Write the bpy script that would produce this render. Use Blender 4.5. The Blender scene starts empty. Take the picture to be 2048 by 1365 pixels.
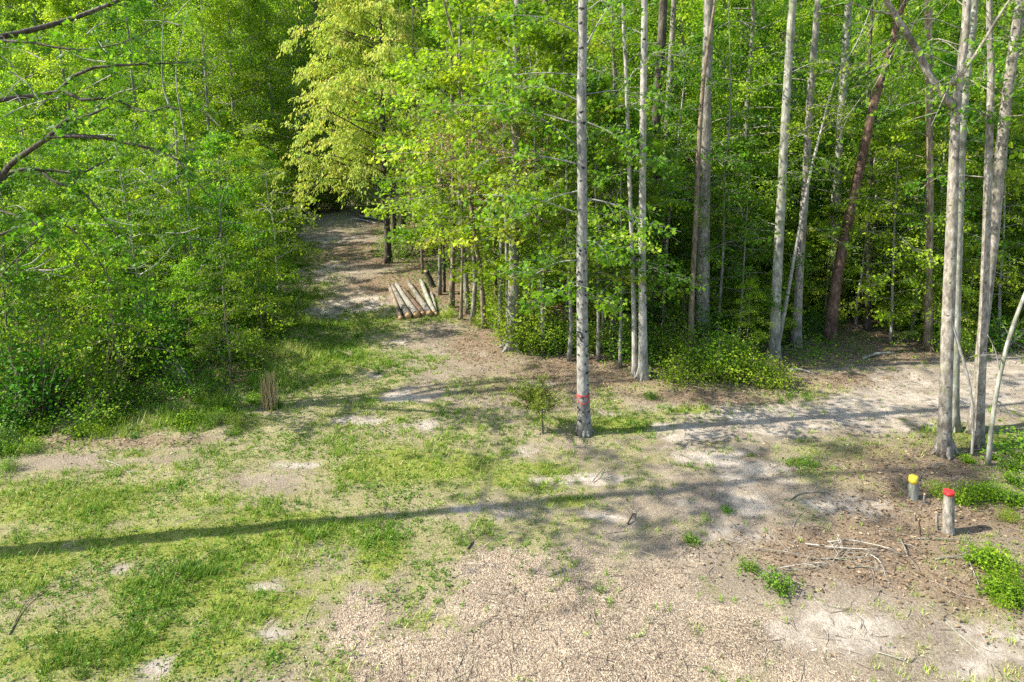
import bpy, math, random
import numpy as np
from mathutils import Vector, Matrix
from mathutils.geometry import intersect_point_line
PI = math.pi
R = np.random.default_rng(11)
random.seed(11)
SC = bpy.context.scene
COL = SC.collection

# ------------------------------------------------------------------ camera
F, CX, CY, PITCH, H = 1366.0, 1024.0, 427.0, math.radians(7.8), 6.0
cam_d = bpy.data.cameras.new('camera')
cam = bpy.data.objects.new('camera', cam_d)
COL.objects.link(cam)
cam.location = (0, 0, H)
cam.rotation_euler = (PI / 2 - PITCH, 0, 0)
cam_d.sensor_width = 36
cam_d.lens = 36 * F / 2048
cam_d.shift_y = -(682.5 - CY) / 2048
cam_d.clip_end = 1500
SC.camera = cam

# ------------------------------------------------------------------ noise
def hsh(ix, iy, s):
    v = np.sin(ix * 127.1 + iy * 311.7 + s * 74.7) * 43758.5453
    return v - np.floor(v)
def vn(x, y, s=0):
    ix, iy = np.floor(x), np.floor(y)
    fx, fy = x - ix, y - iy
    fx, fy = fx * fx * (3 - 2 * fx), fy * fy * (3 - 2 * fy)
    a = hsh(ix, iy, s); b = hsh(ix + 1, iy, s); c = hsh(ix, iy + 1, s); d = hsh(ix + 1, iy + 1, s)
    return (a * (1 - fx) + b * fx) * (1 - fy) + (c * (1 - fx) + d * fx) * fy
def fbm(x, y, s=0, o=4):
    t = 0; a = .5; n = 0
    for k in range(o):
        t = t + a * vn(x, y, s + k * 3.1); n += a
        x = x * 2.03 + 5.2; y = y * 2.03 + 1.7; a *= .5
    return t / n
def sstep(a, b, x):
    t = np.clip((x - a) / (b - a), 0, 1)
    return t * t * (3 - 2 * t)

def gz(x, y):
    x = np.asarray(x, float); y = np.asarray(y, float)
    far = np.clip(y - 52, 0, 200)
    return .10 * (fbm(x * .25, y * .25, 5, 2) - .5) + .035 * (fbm(x * 1.3, y * 1.3, 9, 2) - .5) + .10 * far + .0008 * far * far

def ray(px, py):
    a = (px - CX) / F; b = -(py - CY) / F
    return Vector((a, math.cos(PITCH) + b * math.sin(PITCH), -math.sin(PITCH) + b * math.cos(PITCH)))
def at(px, py):
    d = ray(px, py); t = 5.0
    for k in range(60):
        p = Vector((0, 0, H)) + d * t
        e = p.z - float(gz(p.x, p.y))
        t += e / max(.08, -d.z) * .8
        if abs(e) < .002: break
    return Vector((0, 0, H)) + d * t
def atY(px, py, Y):
    d = ray(px, py)
    return Vector((0, 0, H)) + d * (Y / d.y)
def mpp(P):                                    # metres per photo pixel at a point
    return ((P.y) * math.cos(PITCH) - (P.z - H) * math.sin(PITCH)) / F
def proj(x, y, z):
    zc = y * math.cos(PITCH) - (z - H) * math.sin(PITCH)
    yc = y * math.sin(PITCH) + (z - H) * math.cos(PITCH)
    return CX + F * x / zc, CY - F * yc / zc

# ------------------------------------------------------------------ mesh builder
class MB:
    def __init__(s): s.V = []; s.F = {}; s.r = []; s.m = {}; s.n = 0
    def add(s, V, faces, r=0.0, m=0):
        V = np.asarray(V, float).reshape(-1, 3)
        s.V.append(V)
        rr = np.asarray(r, float)
        s.r.append(np.full(len(V), float(rr)) if rr.ndim == 0 else rr)
        for f in (faces if isinstance(faces, list) else [faces]):
            f = np.asarray(f, int)
            if len(f) == 0: continue
            k = f.shape[1]
            s.F.setdefault(k, []).append(f + s.n)
            s.m.setdefault(k, []).append(np.full(len(f), m))
        s.n += len(V)
    def mesh(s, name, mats, smooth=True):
        me = bpy.data.meshes.new(name)
        V = np.concatenate(s.V) if s.V else np.zeros((0, 3))
        me.vertices.add(len(V)); me.vertices.foreach_set('co', V.ravel())
        loops = []; starts = []; mi = []; n = 0
        for k in s.F:
            f = np.concatenate(s.F[k]); loops.append(f.ravel())
            starts.append(n + np.arange(len(f)) * k); n += f.size
            mi.append(np.concatenate(s.m[k]))
        loops = np.concatenate(loops); starts = np.concatenate(starts); mi = np.concatenate(mi)
        me.loops.add(len(loops)); me.loops.foreach_set('vertex_index', loops.astype(np.int32))
        me.polygons.add(len(starts)); me.polygons.foreach_set('loop_start', starts.astype(np.int32))
        me.update(calc_edges=True)
        for mt in (mats if isinstance(mats, (list, tuple)) else [mats]): me.materials.append(mt)
        me.polygons.foreach_set('material_index', mi.astype(np.int32))
        me.polygons.foreach_set('use_smooth', np.full(len(starts), smooth))
        a = me.attributes.new('rnd', 'FLOAT', 'POINT'); a.data.foreach_set('value', np.concatenate(s.r).astype(np.float32))
        me.validate()
        return me
    def build(s, name, mats, parent=None, smooth=True):
        o = bpy.data.objects.new(name, s.mesh(name, mats, smooth)); COL.objects.link(o)
        if parent: o.parent = parent
        return o

def tag(o, label=None, cat=None, group=None, kind=None):
    for k, v in (('label', label), ('category', cat), ('group', group), ('kind', kind)):
        if v: o[k] = v
    return o
def empty(name, loc, label, cat, group=None, rz=0, sc=1):
    o = bpy.data.objects.new(name, None); COL.objects.link(o)
    o.empty_display_size = .2; o.location = loc; o.rotation_euler = (0, 0, rz); o.scale = (sc,) * 3
    return tag(o, label, cat, group)
def copy_tree(o, parent=None):
    c = o.copy(); COL.objects.link(c)
    if parent: c.parent = parent
    for ch in list(o.children): copy_tree(ch, c)
    return c

def resample(P, n):
    P = np.asarray([tuple(p) for p in P], float)
    if len(P) == 2:
        t = np.linspace(0, 1, n)[:, None]; return P[0] * (1 - t) + P[1] * t
    Q = np.vstack([2 * P[0] - P[1], P, 2 * P[-1] - P[-2]])
    L = np.concatenate([[0], np.cumsum(np.linalg.norm(np.diff(P[:, :3], axis=0), axis=1))])
    out = []
    for u in np.linspace(0, L[-1], n):
        i = min(max(np.searchsorted(L, u) - 1, 0), len(P) - 2)
        t = (u - L[i]) / max(L[i + 1] - L[i], 1e-9)
        a, b, c, d = Q[i], Q[i + 1], Q[i + 2], Q[i + 3]
        out.append(.5 * (2 * b + (c - a) * t + (2 * a - 5 * b + 4 * c - d) * t * t + (3 * b - a - 3 * c + d) * t ** 3))
    return np.array(out)

def tube(mb, P, rad, seg=6, bump=0.0, r=0.0, cap=True, m=0, bf=9.0):
    P = np.asarray(P, float); n = len(P); rad = np.broadcast_to(np.asarray(rad, float), (n,))
    T = np.gradient(P, axis=0); T /= np.linalg.norm(T, axis=1)[:, None] + 1e-12
    a = np.array([1.0, 0, 0]) if abs(T[0, 0]) < .9 else np.array([0, 1.0, 0])
    ang = np.linspace(0, 2 * PI, seg, endpoint=False)
    N = a - T * (T @ a)[:, None]; N /= np.linalg.norm(N, axis=1)[:, None] + 1e-12
    B = np.cross(T, N)
    rr = rad[:, None] * np.ones((1, seg))
    if bump:
        z = np.arange(n)[:, None] * .37
        rr = rr * (1 + bump * (2 * vn(np.cos(ang)[None, :] * 1.7 + z * .6 + P[0, 0] * 3, np.sin(ang)[None, :] * 1.7 + z * .23, P[0, 1]) - 1))
    V = P[:, None, :] + rr[:, :, None] * (np.cos(ang)[None, :, None] * N[:, None, :] + np.sin(ang)[None, :, None] * B[:, None, :])
    i = np.arange(n - 1)[:, None] * seg; j = np.arange(seg)[None, :]; k = (j + 1) % seg
    Fq = np.stack([i + j, i + k, i + seg + k, i + seg + j], -1).reshape(-1, 4)
    fs = [Fq]
    if cap: fs.append(np.array([list(range((n - 1) * seg, n * seg))])); fs.append(np.array([list(range(seg - 1, -1, -1))]))
    mb.add(V.reshape(-1, 3), fs, r, m)

# leaf outlines: (along, across, lift)
LEAF = {
    'rhomb': ([(0, 0, 0), (.5, .34, .07), (1, 0, -.06), (.5, -.34, .07)], [(0, 1, 2), (0, 2, 3)]),
    'oval': ([(0, 0, 0), (.22, .26, .05), (.62, .30, .07), (1, 0, -.10), (.62, -.30, .07), (.22, -.26, .05)], [(0, 1, 2, 3), (0, 3, 4, 5)]),
    'narrow': ([(0, 0, 0), (.45, .19, .04), (1, 0, -.05), (.45, -.19, .04)], [(0, 1, 2), (0, 2, 3)]),
    'lobed': ([(0, 0, 0), (.02, .28, .02), (.12, .52, .0), (.38, .22, .05), (.62, .50, .0), (.66, .16, .04), (1, 0, -.08),
               (.66, -.16, .04), (.62, -.50, .0), (.38, -.22, .05), (.12, -.52, .0), (.02, -.28, .02)],
              [(0, 1, 2, 3), (0, 3, 9), (0, 9, 10, 11), (3, 4, 5, 7), (3, 7, 8, 9), (5, 6, 7)]),
    'needle': ([(0, -.05, 0), (1, -.02, 0), (1, .02, 0), (0, .05, 0)], [(0, 1, 2, 3)]),
}
def leaves(mb, P, D, size, shape='rhomb', tilt=.7, rg=R, r=None, up=(0, 0, 1), m=0):
    P = np.asarray(P, float); n = len(P)
    if n == 0: return
    D = np.asarray(D, float); D = D / (np.linalg.norm(D, axis=1)[:, None] + 1e-9)
    Nn = np.asarray(up, float)[None, :] + rg.normal(0, tilt, (n, 3)); Nn /= np.linalg.norm(Nn, axis=1)[:, None]
    S = np.cross(D, Nn); S /= np.linalg.norm(S, axis=1)[:, None] + 1e-9
    Nn = np.cross(S, D)
    sz = size * rg.uniform(.5, 1.3, n)
    T, Fc = LEAF[shape]; T = np.array(T); K = len(T)
    V = P[:, None, :] + sz[:, None, None] * (T[None, :, 0:1] * D[:, None, :] + T[None, :, 1:2] * S[:, None, :] + T[None, :, 2:3] * Nn[:, None, :])
    rv = rg.uniform(0, 1, n) if r is None else np.broadcast_to(r, (n,)) + rg.normal(0, .12, n)
    by = {}
    for f in Fc: by.setdefault(len(f), []).append(f)
    fs = []
    for k, fl in by.items():
        fl = np.array(fl)
        fs.append((np.arange(n)[:, None, None] * K + fl[None]).reshape(-1, k))
    mb.add(V.reshape(-1, 3), fs, np.repeat(rv, K), m)

# ------------------------------------------------------------------ materials
def new_mat(name):
    m = bpy.data.materials.new(name); m.use_nodes = True
    nt = m.node_tree
    for n in list(nt.nodes): nt.nodes.remove(n)
    out = nt.nodes.new('ShaderNodeOutputMaterial')
    return m, nt, out
def nd(nt, t, **kw):
    n = nt.nodes.new(t)
    for k, v in kw.items():
        if k.startswith('i_'):
            key = k[2:].replace('_', ' ')
            n.inputs[int(key) if key.isdigit() else key].default_value = v
        else: setattr(n, k, v)
    return n
def lk(nt, a, b): nt.links.new(a, b)
def ramp(nt, stops, interp='LINEAR'):
    n = nt.nodes.new('ShaderNodeValToRGB'); n.color_ramp.interpolation = interp
    e = n.color_ramp.elements
    while len(e) > 1: e.remove(e[-1])
    e[0].position = stops[0][0]; e[0].color = (*stops[0][1], 1)
    for p, c in stops[1:]:
        q = e.new(p); q.color = (*c, 1)
    return n

def leaf_mat(name, stops, trans=.48, tint=(1.45, 1.5, .7), rough=.45, var=.22):
    m, nt, out = new_mat(name)
    at_ = nd(nt, 'ShaderNodeAttribute', attribute_name='rnd')
    cr = ramp(nt, stops); lk(nt, at_.outputs['Fac'], cr.inputs[0])
    oi = nd(nt, 'ShaderNodeObjectInfo')
    mr = nd(nt, 'ShaderNodeMapRange', i_3=1 - var, i_4=1 + var); lk(nt, oi.outputs['Random'], mr.inputs[0])
    hs = nd(nt, 'ShaderNodeHueSaturation'); lk(nt, cr.outputs[0], hs.inputs['Color']); lk(nt, mr.outputs[0], hs.inputs['Value'])
    mh = nd(nt, 'ShaderNodeMath', operation='MULTIPLY', i_1=7.31); lk(nt, oi.outputs['Random'], mh.inputs[0])
    fr = nd(nt, 'ShaderNodeMath', operation='FRACT'); lk(nt, mh.outputs[0], fr.inputs[0])
    m2 = nd(nt, 'ShaderNodeMapRange', i_3=.482, i_4=.512); lk(nt, fr.outputs[0], m2.inputs[0]); lk(nt, m2.outputs[0], hs.inputs['Hue'])
    p = nd(nt, 'ShaderNodeBsdfPrincipled', i_Roughness=rough)
    p.inputs['Specular IOR Level'].default_value = .18
    lk(nt, hs.outputs[0], p.inputs['Base Color'])
    t = nd(nt, 'ShaderNodeBsdfTranslucent')
    mx = nd(nt, 'ShaderNodeMixRGB', blend_type='MULTIPLY', i_Fac=1.0); mx.inputs[2].default_value = (*tint, 1)
    lk(nt, hs.outputs[0], mx.inputs[1]); lk(nt, mx.outputs[0], t.inputs['Color'])
    ms = nd(nt, 'ShaderNodeMixShader', i_Fac=trans); lk(nt, p.outputs[0], ms.inputs[1]); lk(nt, t.outputs[0], ms.inputs[2])
    lk(nt, ms.outputs[0], out.inputs[0])
    return m

def bark_mat(name, c0, c1, c2, zs=.25, scale=18, bump=.5, spots=0, spotcol=(.02, .02, .018), spot_scale=7, moss=0):
    m, nt, out = new_mat(name)
    tc = nd(nt, 'ShaderNodeTexCoord'); oi = nd(nt, 'ShaderNodeObjectInfo')
    mp = nd(nt, 'ShaderNodeMapping'); mp.inputs['Scale'].default_value = (1, 1, zs)
    lk(nt, tc.outputs['Object'], mp.inputs[0])
    n1 = nd(nt, 'ShaderNodeTexNoise', i_Scale=scale, i_Detail=6.0, i_Roughness=.65); lk(nt, mp.outputs[0], n1.inputs['Vector'])
    cr = ramp(nt, [(.3, c0), (.5, c1), (.68, c2)]); lk(nt, n1.outputs[0], cr.inputs[0])
    n2 = nd(nt, 'ShaderNodeTexNoise', i_Scale=2.2, i_Detail=4.0); lk(nt, tc.outputs['Object'], n2.inputs['Vector'])
    cr2 = ramp(nt, [(.3, (.50, .49, .47)), (.5, (.92, .91, .90)), (.7, (1.18, 1.16, 1.12))]); lk(nt, n2.outputs[0], cr2.inputs[0])
    mx = nd(nt, 'ShaderNodeMixRGB', blend_type='MULTIPLY', i_Fac=1.0); lk(nt, cr.outputs[0], mx.inputs[1]); lk(nt, cr2.outputs[0], mx.inputs[2])
    col = mx.outputs[0]
    if moss:
        n4 = nd(nt, 'ShaderNodeTexNoise', i_Scale=4.5, i_Detail=5.0); lk(nt, tc.outputs['Object'], n4.inputs['Vector'])
        c4 = ramp(nt, [(.52, (0, 0, 0)), (.66, (moss,) * 3)]); lk(nt, n4.outputs[0], c4.inputs[0])
        mm = nd(nt, 'ShaderNodeMixRGB'); lk(nt, c4.outputs[0], mm.inputs[0]); lk(nt, col, mm.inputs[1]); mm.inputs[2].default_value = (.16, .17, .09, 1)
        col = mm.outputs[0]
    if spots:
        mp2 = nd(nt, 'ShaderNodeMapping'); mp2.inputs['Scale'].default_value = (1, 1, 1.5); lk(nt, tc.outputs['Object'], mp2.inputs[0])
        nw = nd(nt, 'ShaderNodeTexNoise', i_Scale=14.0, i_Detail=3.0); lk(nt, tc.outputs['Object'], nw.inputs['Vector'])
        ad = nd(nt, 'ShaderNodeMixRGB', blend_type='LINEAR_LIGHT', i_Fac=.06); lk(nt, mp2.outputs[0], ad.inputs[1]); lk(nt, nw.outputs['Color'], ad.inputs[2])
        vo = nd(nt, 'ShaderNodeTexVoronoi', i_Scale=float(spot_scale)); lk(nt, ad.outputs[0], vo.inputs['Vector'])
        lt = nd(nt, 'ShaderNodeMapRange', i_1=.17, i_2=.27, i_3=1.0, i_4=0.0); lk(nt, vo.outputs['Distance'], lt.inputs[0])
        sp = nd(nt, 'ShaderNodeSeparateColor'); lk(nt, vo.outputs['Color'], sp.inputs[0])
        gt = nd(nt, 'ShaderNodeMath', operation='LESS_THAN', i_1=float(spots)); lk(nt, sp.outputs[0], gt.inputs[0])
        mu = nd(nt, 'ShaderNodeMath', operation='MULTIPLY'); lk(nt, lt.outputs[0], mu.inputs[0]); lk(nt, gt.outputs[0], mu.inputs[1])
        m3 = nd(nt, 'ShaderNodeMixRGB'); lk(nt, mu.outputs[0], m3.inputs[0]); lk(nt, col, m3.inputs[1]); m3.inputs[2].default_value = (*spotcol, 1)
        col = m3.outputs[0]
    p = nd(nt, 'ShaderNodeBsdfPrincipled', i_Roughness=.85); p.inputs['Specular IOR Level'].default_value = .15
    lk(nt, col, p.inputs['Base Color'])
    b = nd(nt, 'ShaderNodeBump', i_Strength=bump, i_Distance=.02); lk(nt, n1.outputs[0], b.inputs['Height']); lk(nt, b.outputs[0], p.inputs['Normal'])
    lk(nt, p.outputs[0], out.inputs[0])
    return m

def plain_mat(name, stops, scale=20, rough=.7, bump=.2, attr=False):
    m, nt, out = new_mat(name)
    cr = ramp(nt, stops)
    tc = nd(nt, 'ShaderNodeTexCoord')
    n1 = nd(nt, 'ShaderNodeTexNoise', i_Scale=float(scale), i_Detail=4.0); lk(nt, tc.outputs['Object'], n1.inputs['Vector'])
    if attr:
        a = nd(nt, 'ShaderNodeAttribute', attribute_name='rnd'); lk(nt, a.outputs['Fac'], cr.inputs[0])
    else: lk(nt, n1.outputs[0], cr.inputs[0])
    p = nd(nt, 'ShaderNodeBsdfPrincipled', i_Roughness=rough); p.inputs['Specular IOR Level'].default_value = .25
    lk(nt, cr.outputs[0], p.inputs['Base Color'])
    if bump:
        b = nd(nt, 'ShaderNodeBump', i_Strength=bump, i_Distance=.01); lk(nt, n1.outputs[0], b.inputs['Height']); lk(nt, b.outputs[0], p.inputs['Normal'])
    lk(nt, p.outputs[0], out.inputs[0])
    return m

M = {}
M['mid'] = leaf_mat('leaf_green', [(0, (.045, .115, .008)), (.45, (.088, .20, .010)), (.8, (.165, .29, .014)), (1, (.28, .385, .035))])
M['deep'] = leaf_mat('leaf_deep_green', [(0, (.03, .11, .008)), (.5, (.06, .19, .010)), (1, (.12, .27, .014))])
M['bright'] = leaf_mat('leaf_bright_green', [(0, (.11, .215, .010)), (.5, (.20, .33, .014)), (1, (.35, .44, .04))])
M['yellow'] = leaf_mat('leaf_yellow', [(0, (.24, .37, .05)), (.45, (.36, .46, .07)), (.8, (.48, .51, .11)), (1, (.60, .50, .16))], tint=(1.25, 1.2, .8))
M['brown'] = leaf_mat('leaf_dry_brown', [(0, (.20, .12, .06)), (.5, (.32, .21, .11)), (1, (.42, .32, .17))], trans=.3, tint=(1.1, 1, .9))
M['juniper'] = leaf_mat('juniper_green', [(0, (.09, .14, .016)), (.6, (.16, .23, .024)), (1, (.26, .32, .05))], trans=.2)
M['grass'] = leaf_mat('grass_green', [(0, (.085, .155, .015)), (.4, (.145, .245, .02)), (.7, (.25, .325, .035)), (1, (.43, .40, .16))], trans=.3, tint=(1.2, 1.2, .8))
M['weed'] = leaf_mat('weed_green', [(0, (.05, .12, .012)), (.6, (.10, .21, .018)), (1, (.19, .30, .03))], trans=.35)
M['straw'] = leaf_mat('dry_straw', [(0, (.42, .29, .12)), (.5, (.58, .44, .20)), (1, (.70, .56, .30))], trans=.25, tint=(1, 1, .9))
M['litter'] = leaf_mat('leaf_litter_brown', [(0, (.11, .07, .04)), (.4, (.22, .15, .09)), (.75, (.33, .245, .15)), (1, (.44, .35, .23))], trans=.1, tint=(1, 1, 1))
M['chip'] = plain_mat('wood_chip_tan', [(0, (.065, .046, .034)), (.25, (.18, .13, .09)), (.6, (.385, .30, .20)), (1, (.64, .54, .39))], attr=True, bump=0)
M['twig'] = plain_mat('twig_grey', [(0, (.09, .07, .05)), (.4, (.22, .18, .14)), (1, (.50, .45, .38))], attr=True, bump=0)
M['pale'] = bark_mat('bark_pale_spotted', (.10, .095, .082), (.225, .215, .19), (.36, .345, .31), zs=.5, scale=22, spots=.55, spot_scale=5.0, bump=.4)
M['paleclean'] = bark_mat('bark_pale', (.15, .14, .115), (.29, .275, .235), (.44, .415, .365), zs=.35, scale=18, spots=.15, spot_scale=5, bump=.3)
M['grey'] = bark_mat('bark_grey', (.075, .068, .055), (.20, .185, .155), (.36, .34, .295), zs=.28, scale=26, bump=.9, moss=.45)
M['mottled'] = bark_mat('bark_mottled_grey', (.08, .07, .055), (.22, .195, .16), (.40, .37, .315), zs=.42, scale=17, bump=.9, moss=.4, spots=.3, spot_scale=9, spotcol=(.07, .06, .05))
M['greygreen'] = bark_mat('bark_grey_lichen', (.10, .10, .075), (.24, .235, .19), (.40, .40, .34), zs=.35, scale=16, bump=.5, moss=.7)
M['brownb'] = bark_mat('bark_brown', (.06, .042, .028), (.19, .145, .10), (.33, .27, .20), zs=.22, scale=22, bump=.8, moss=.2)
M['darkb'] = bark_mat('bark_dark', (.022, .018, .014), (.07, .058, .045), (.15, .13, .105), zs=.3, scale=20, bump=.8, moss=.25)
M['redb'] = bark_mat('bark_red_pine', (.03, .020, .015), (.105, .066, .046), (.20, .135, .10), zs=.45, scale=14, bump=1.0)
M['weathered'] = bark_mat('bark_weathered', (.055, .048, .040), (.155, .138, .115), (.27, .245, .21), zs=.6, scale=15, bump=.8, moss=.35)
M['cutwood'] = plain_mat('cut_wood', [(.3, (.30, .17, .08)), (.5, (.46, .28, .14)), (.7, (.58, .40, .22))], scale=40)
M['redpaint'] = plain_mat('red_paint', [(.30, (.20, .12, .09)), (.40, (.42, .015, .015)), (.7, (.56, .03, .03))], scale=28, rough=.8)
M['fadedred'] = plain_mat('faded_red_paint', [(.35, (.16, .10, .09)), (.48, (.40, .04, .04)), (.7, (.50, .05, .05))], scale=70, rough=.6)
M['yellowpaint'] = plain_mat('yellow_paint', [(.30, (.30, .26, .16)), (.40, (.60, .42, .03)), (.7, (.72, .53, .05))], scale=28, rough=.8)
M['black'] = plain_mat('black_scar', [(.3, (.006, .006, .006)), (.7, (.025, .022, .02))], scale=60, rough=.8)

# ------------------------------------------------------------------ ground masks
def PIX(px, py, rx, ry):
    a = at(px, py); b = at(px + rx, py); c = at(px, py - ry); d = at(px, py + ry)
    return (a.x, (c.y + d.y) / 2, abs(b.x - a.x), abs(c.y - d.y) / 2)
SANDB = [PIX(*q) for q in [(690, 620, 75, 34), (640, 540, 60, 20), (910, 725, 55, 32), (800, 795, 55, 14), (870, 850, 70, 10), (720, 840, 50, 10), (760, 690, 60, 18),
    (890, 1027, 100, 18), (693, 1085, 38, 24), (1055, 900, 22, 10), (1440, 935, 120, 45), (1640, 835, 330, 26), (1930, 790, 220, 42), (2150, 750, 200, 40), (1480, 860, 160, 20),
    (600, 930, 70, 8), (545, 1180, 35, 14), (310, 1325, 40, 26), (545, 1260, 45, 20), (1950, 1300, 170, 60), (1690, 1260, 130, 50), (1230, 1030, 80, 12), (240, 1140, 14, 12), (60, 1290, 30, 18), (1480, 1070, 60, 22),
    (1560, 1010, 180, 24), (760, 745, 30, 10), (1190, 960, 80, 14), (1060, 770, 60, 10), (350, 1175, 50, 8), (620, 480, 60, 14)]]
BARE = [PIX(*q) for q in [(180, 925, 170, 16), (690, 485, 110, 24), (720, 560, 70, 50), (1350, 1020, 260, 60), (1560, 1090, 260, 90), (1640, 880, 330, 60), (1950, 780, 260, 60),
    (1480, 970, 220, 70), (1650, 1200, 330, 130), (900, 690, 110, 50), (650, 600, 90, 60), (1050, 760, 160, 40), (1350, 800, 120, 20), (560, 960, 120, 20), (640, 1130, 60, 40)]]
CHIPB = [PIX(*q) for q in [(1110, 1235, 330, 130), (1250, 1330, 420, 110), (900, 1330, 220, 90), (1000, 1130, 120, 40), (1480, 1260, 160, 60), (720, 1250, 60, 60)]]
LITB = [PIX(*q) for q in [(1170, 755, 190, 48), (980, 690, 90, 36), (1400, 788, 200, 24), (800, 570, 90, 26), (740, 510, 110, 24), (1720, 768, 330, 20), (1700, 1110, 230, 60), (1880, 980, 200, 90),
    (1950, 1180, 160, 80), (230, 885, 200, 16), (1280, 760, 110, 30), (1800, 1060, 150, 60), (1480, 800, 160, 16)]]
LUSH = [PIX(*q) for q in [(160, 1010, 260, 50), (420, 1180, 240, 90), (560, 1070, 200, 60), (300, 1090, 420, 36), (640, 720, 120, 50), (820, 940, 180, 46), (1080, 960, 110, 30), (700, 650, 100, 26), (1000, 770, 90, 20),
    (760, 1120, 60, 70), (250, 1290, 320, 70), (1260, 850, 140, 24), (1380, 820, 80, 14), (1700, 900, 140, 30), (1620, 940, 60, 30), (600, 620, 50, 60), (1900, 880, 150, 30), (690, 1340, 60, 40), (60, 1120, 120, 60), (1140, 1005, 60, 14)]]
def blobs(L, x, y, n):
    o = np.zeros_like(x)
    for cx, cy, rx, ry in L:
        d = np.sqrt(((x - cx) / rx) ** 2 + ((y - cy) / ry) ** 2)
        o = np.maximum(o, sstep(1.7, .25, d + n))
    return o
# woods outlines (world) read off the foot of the trees
RB = [at(*q) for q in [(690, 432), (735, 470), (770, 528), (850, 600), (905, 640), (975, 672), (1045, 712), (1180, 725), (1290, 762), (1390, 770), (1520, 772), (1640, 745), (1830, 735), (2060, 705)]]
LB = [at(*q) for q in [(-160, 890), (0, 872), (200, 850), (400, 815), (520, 780), (565, 700), (572, 600), (580, 520), (592, 455), (610, 430)]]
RPOLY = [(p.x, p.y) for p in RB] + [(60, 17.5), (90, 40), (90, 100), (1, 100)]
LPOLY = [(p.x, p.y) for p in LB] + [(LB[-1].x, 52), (1, 54), (1, 100), (-90, 100), (-90, 14)]
def inpoly(poly, x, y):
    ins = np.zeros(np.shape(x), bool); n = len(poly)
    for i in range(n):
        x1, y1 = poly[i]; x2, y2 = poly[(i + 1) % n]
        c = ((y1 > y) != (y2 > y)) & (x < (x2 - x1) * (y - y1) / (y2 - y1 + 1e-12) + x1)
        ins ^= c
    return ins
def dseg(poly, x, y):
    d = np.full(np.shape(x), 1e9)
    for (x1, y1), (x2, y2) in zip(poly[:-1], poly[1:]):
        vx, vy = x2 - x1, y2 - y1
        t = np.clip(((x - x1) * vx + (y - y1) * vy) / (vx * vx + vy * vy + 1e-9), 0, 1)
        d = np.minimum(d, np.hypot(x - x1 - t * vx, y - y1 - t * vy))
    return d
RBL = [(p.x, p.y) for p in RB]; LBL = [(p.x, p.y) for p in LB]
ROADL = [(at(*q).x, at(*q).y) for q in [(1330, 860), (1500, 842), (1640, 825), (1900, 785), (2060, 750)]] + [(40, 17.2), (80, 18)]
def masks(x, y):
    n = (fbm(x * .9, y * .9, 1) - .5) * 1.3
    n2 = (fbm(x * 2.6, y * 2.6, 2) - .5) * 1.2
    wood = np.where(inpoly(RPOLY, x, y) | inpoly(LPOLY, x, y), 1.0, 0.0)
    dd = np.minimum(dseg(RBL, x, y), dseg(LBL, x, y))
    wood = np.where(wood > 0, sstep(-.3, .8, dd + n * .8), 0)
    n3 = (fbm(x * 5.5, y * 7.5, 13, 3) - .5) * 1.6
    sand = blobs(SANDB, x, y, n * .9 + n2 * .9 + n3 * .6) * (1 - wood) * (.12 + .88 * sstep(.40, .60, fbm(x * 1.6, y * 2.4, 14, 5)))
    rd = sstep(1.25, .45, (dseg(ROADL, x, y) + (n + n2) * .35) / (.45 + .10 * np.clip(x - 2, 0, 10)))
    sand = np.maximum(sand, rd * (.45 + .45 * sstep(.38, .62, fbm(x * 1.4, y * 3.0, 15, 4))))
    bare = blobs(BARE, x, y, n * .8 + n2 * .6 + n3 * .3)
    chip = blobs(CHIPB, x, y, n * .8 + n2 * .5 + n3 * .4) * (1 - sand * .6)
    lit = np.maximum(blobs(LITB, x, y, n * .7 + n2 * .2), wood * .85)
    lit = lit * (1 - .85 * rd); wood = wood * (1 - rd)
    lush = blobs(LUSH, x, y, n * .9 + n2 * .7)
    g = .56 + n * .75 + n2 * .75 + n3 * .25
    g = np.clip(g + .35 * sstep(1.6, .0, dseg(LBL, x, y)), .05, 1)
    g = g * (1 - .80 * bare) + lush * .45
    g = np.clip(g * (1 - .95 * sand) * (1 - .93 * chip) * (1 - .72 * lit) * (1 - .8 * wood), 0, 1)
    return dict(grass=g, sand=sand, chip=chip, litter=lit, lush=lush, wood=wood, bare=bare)

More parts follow.
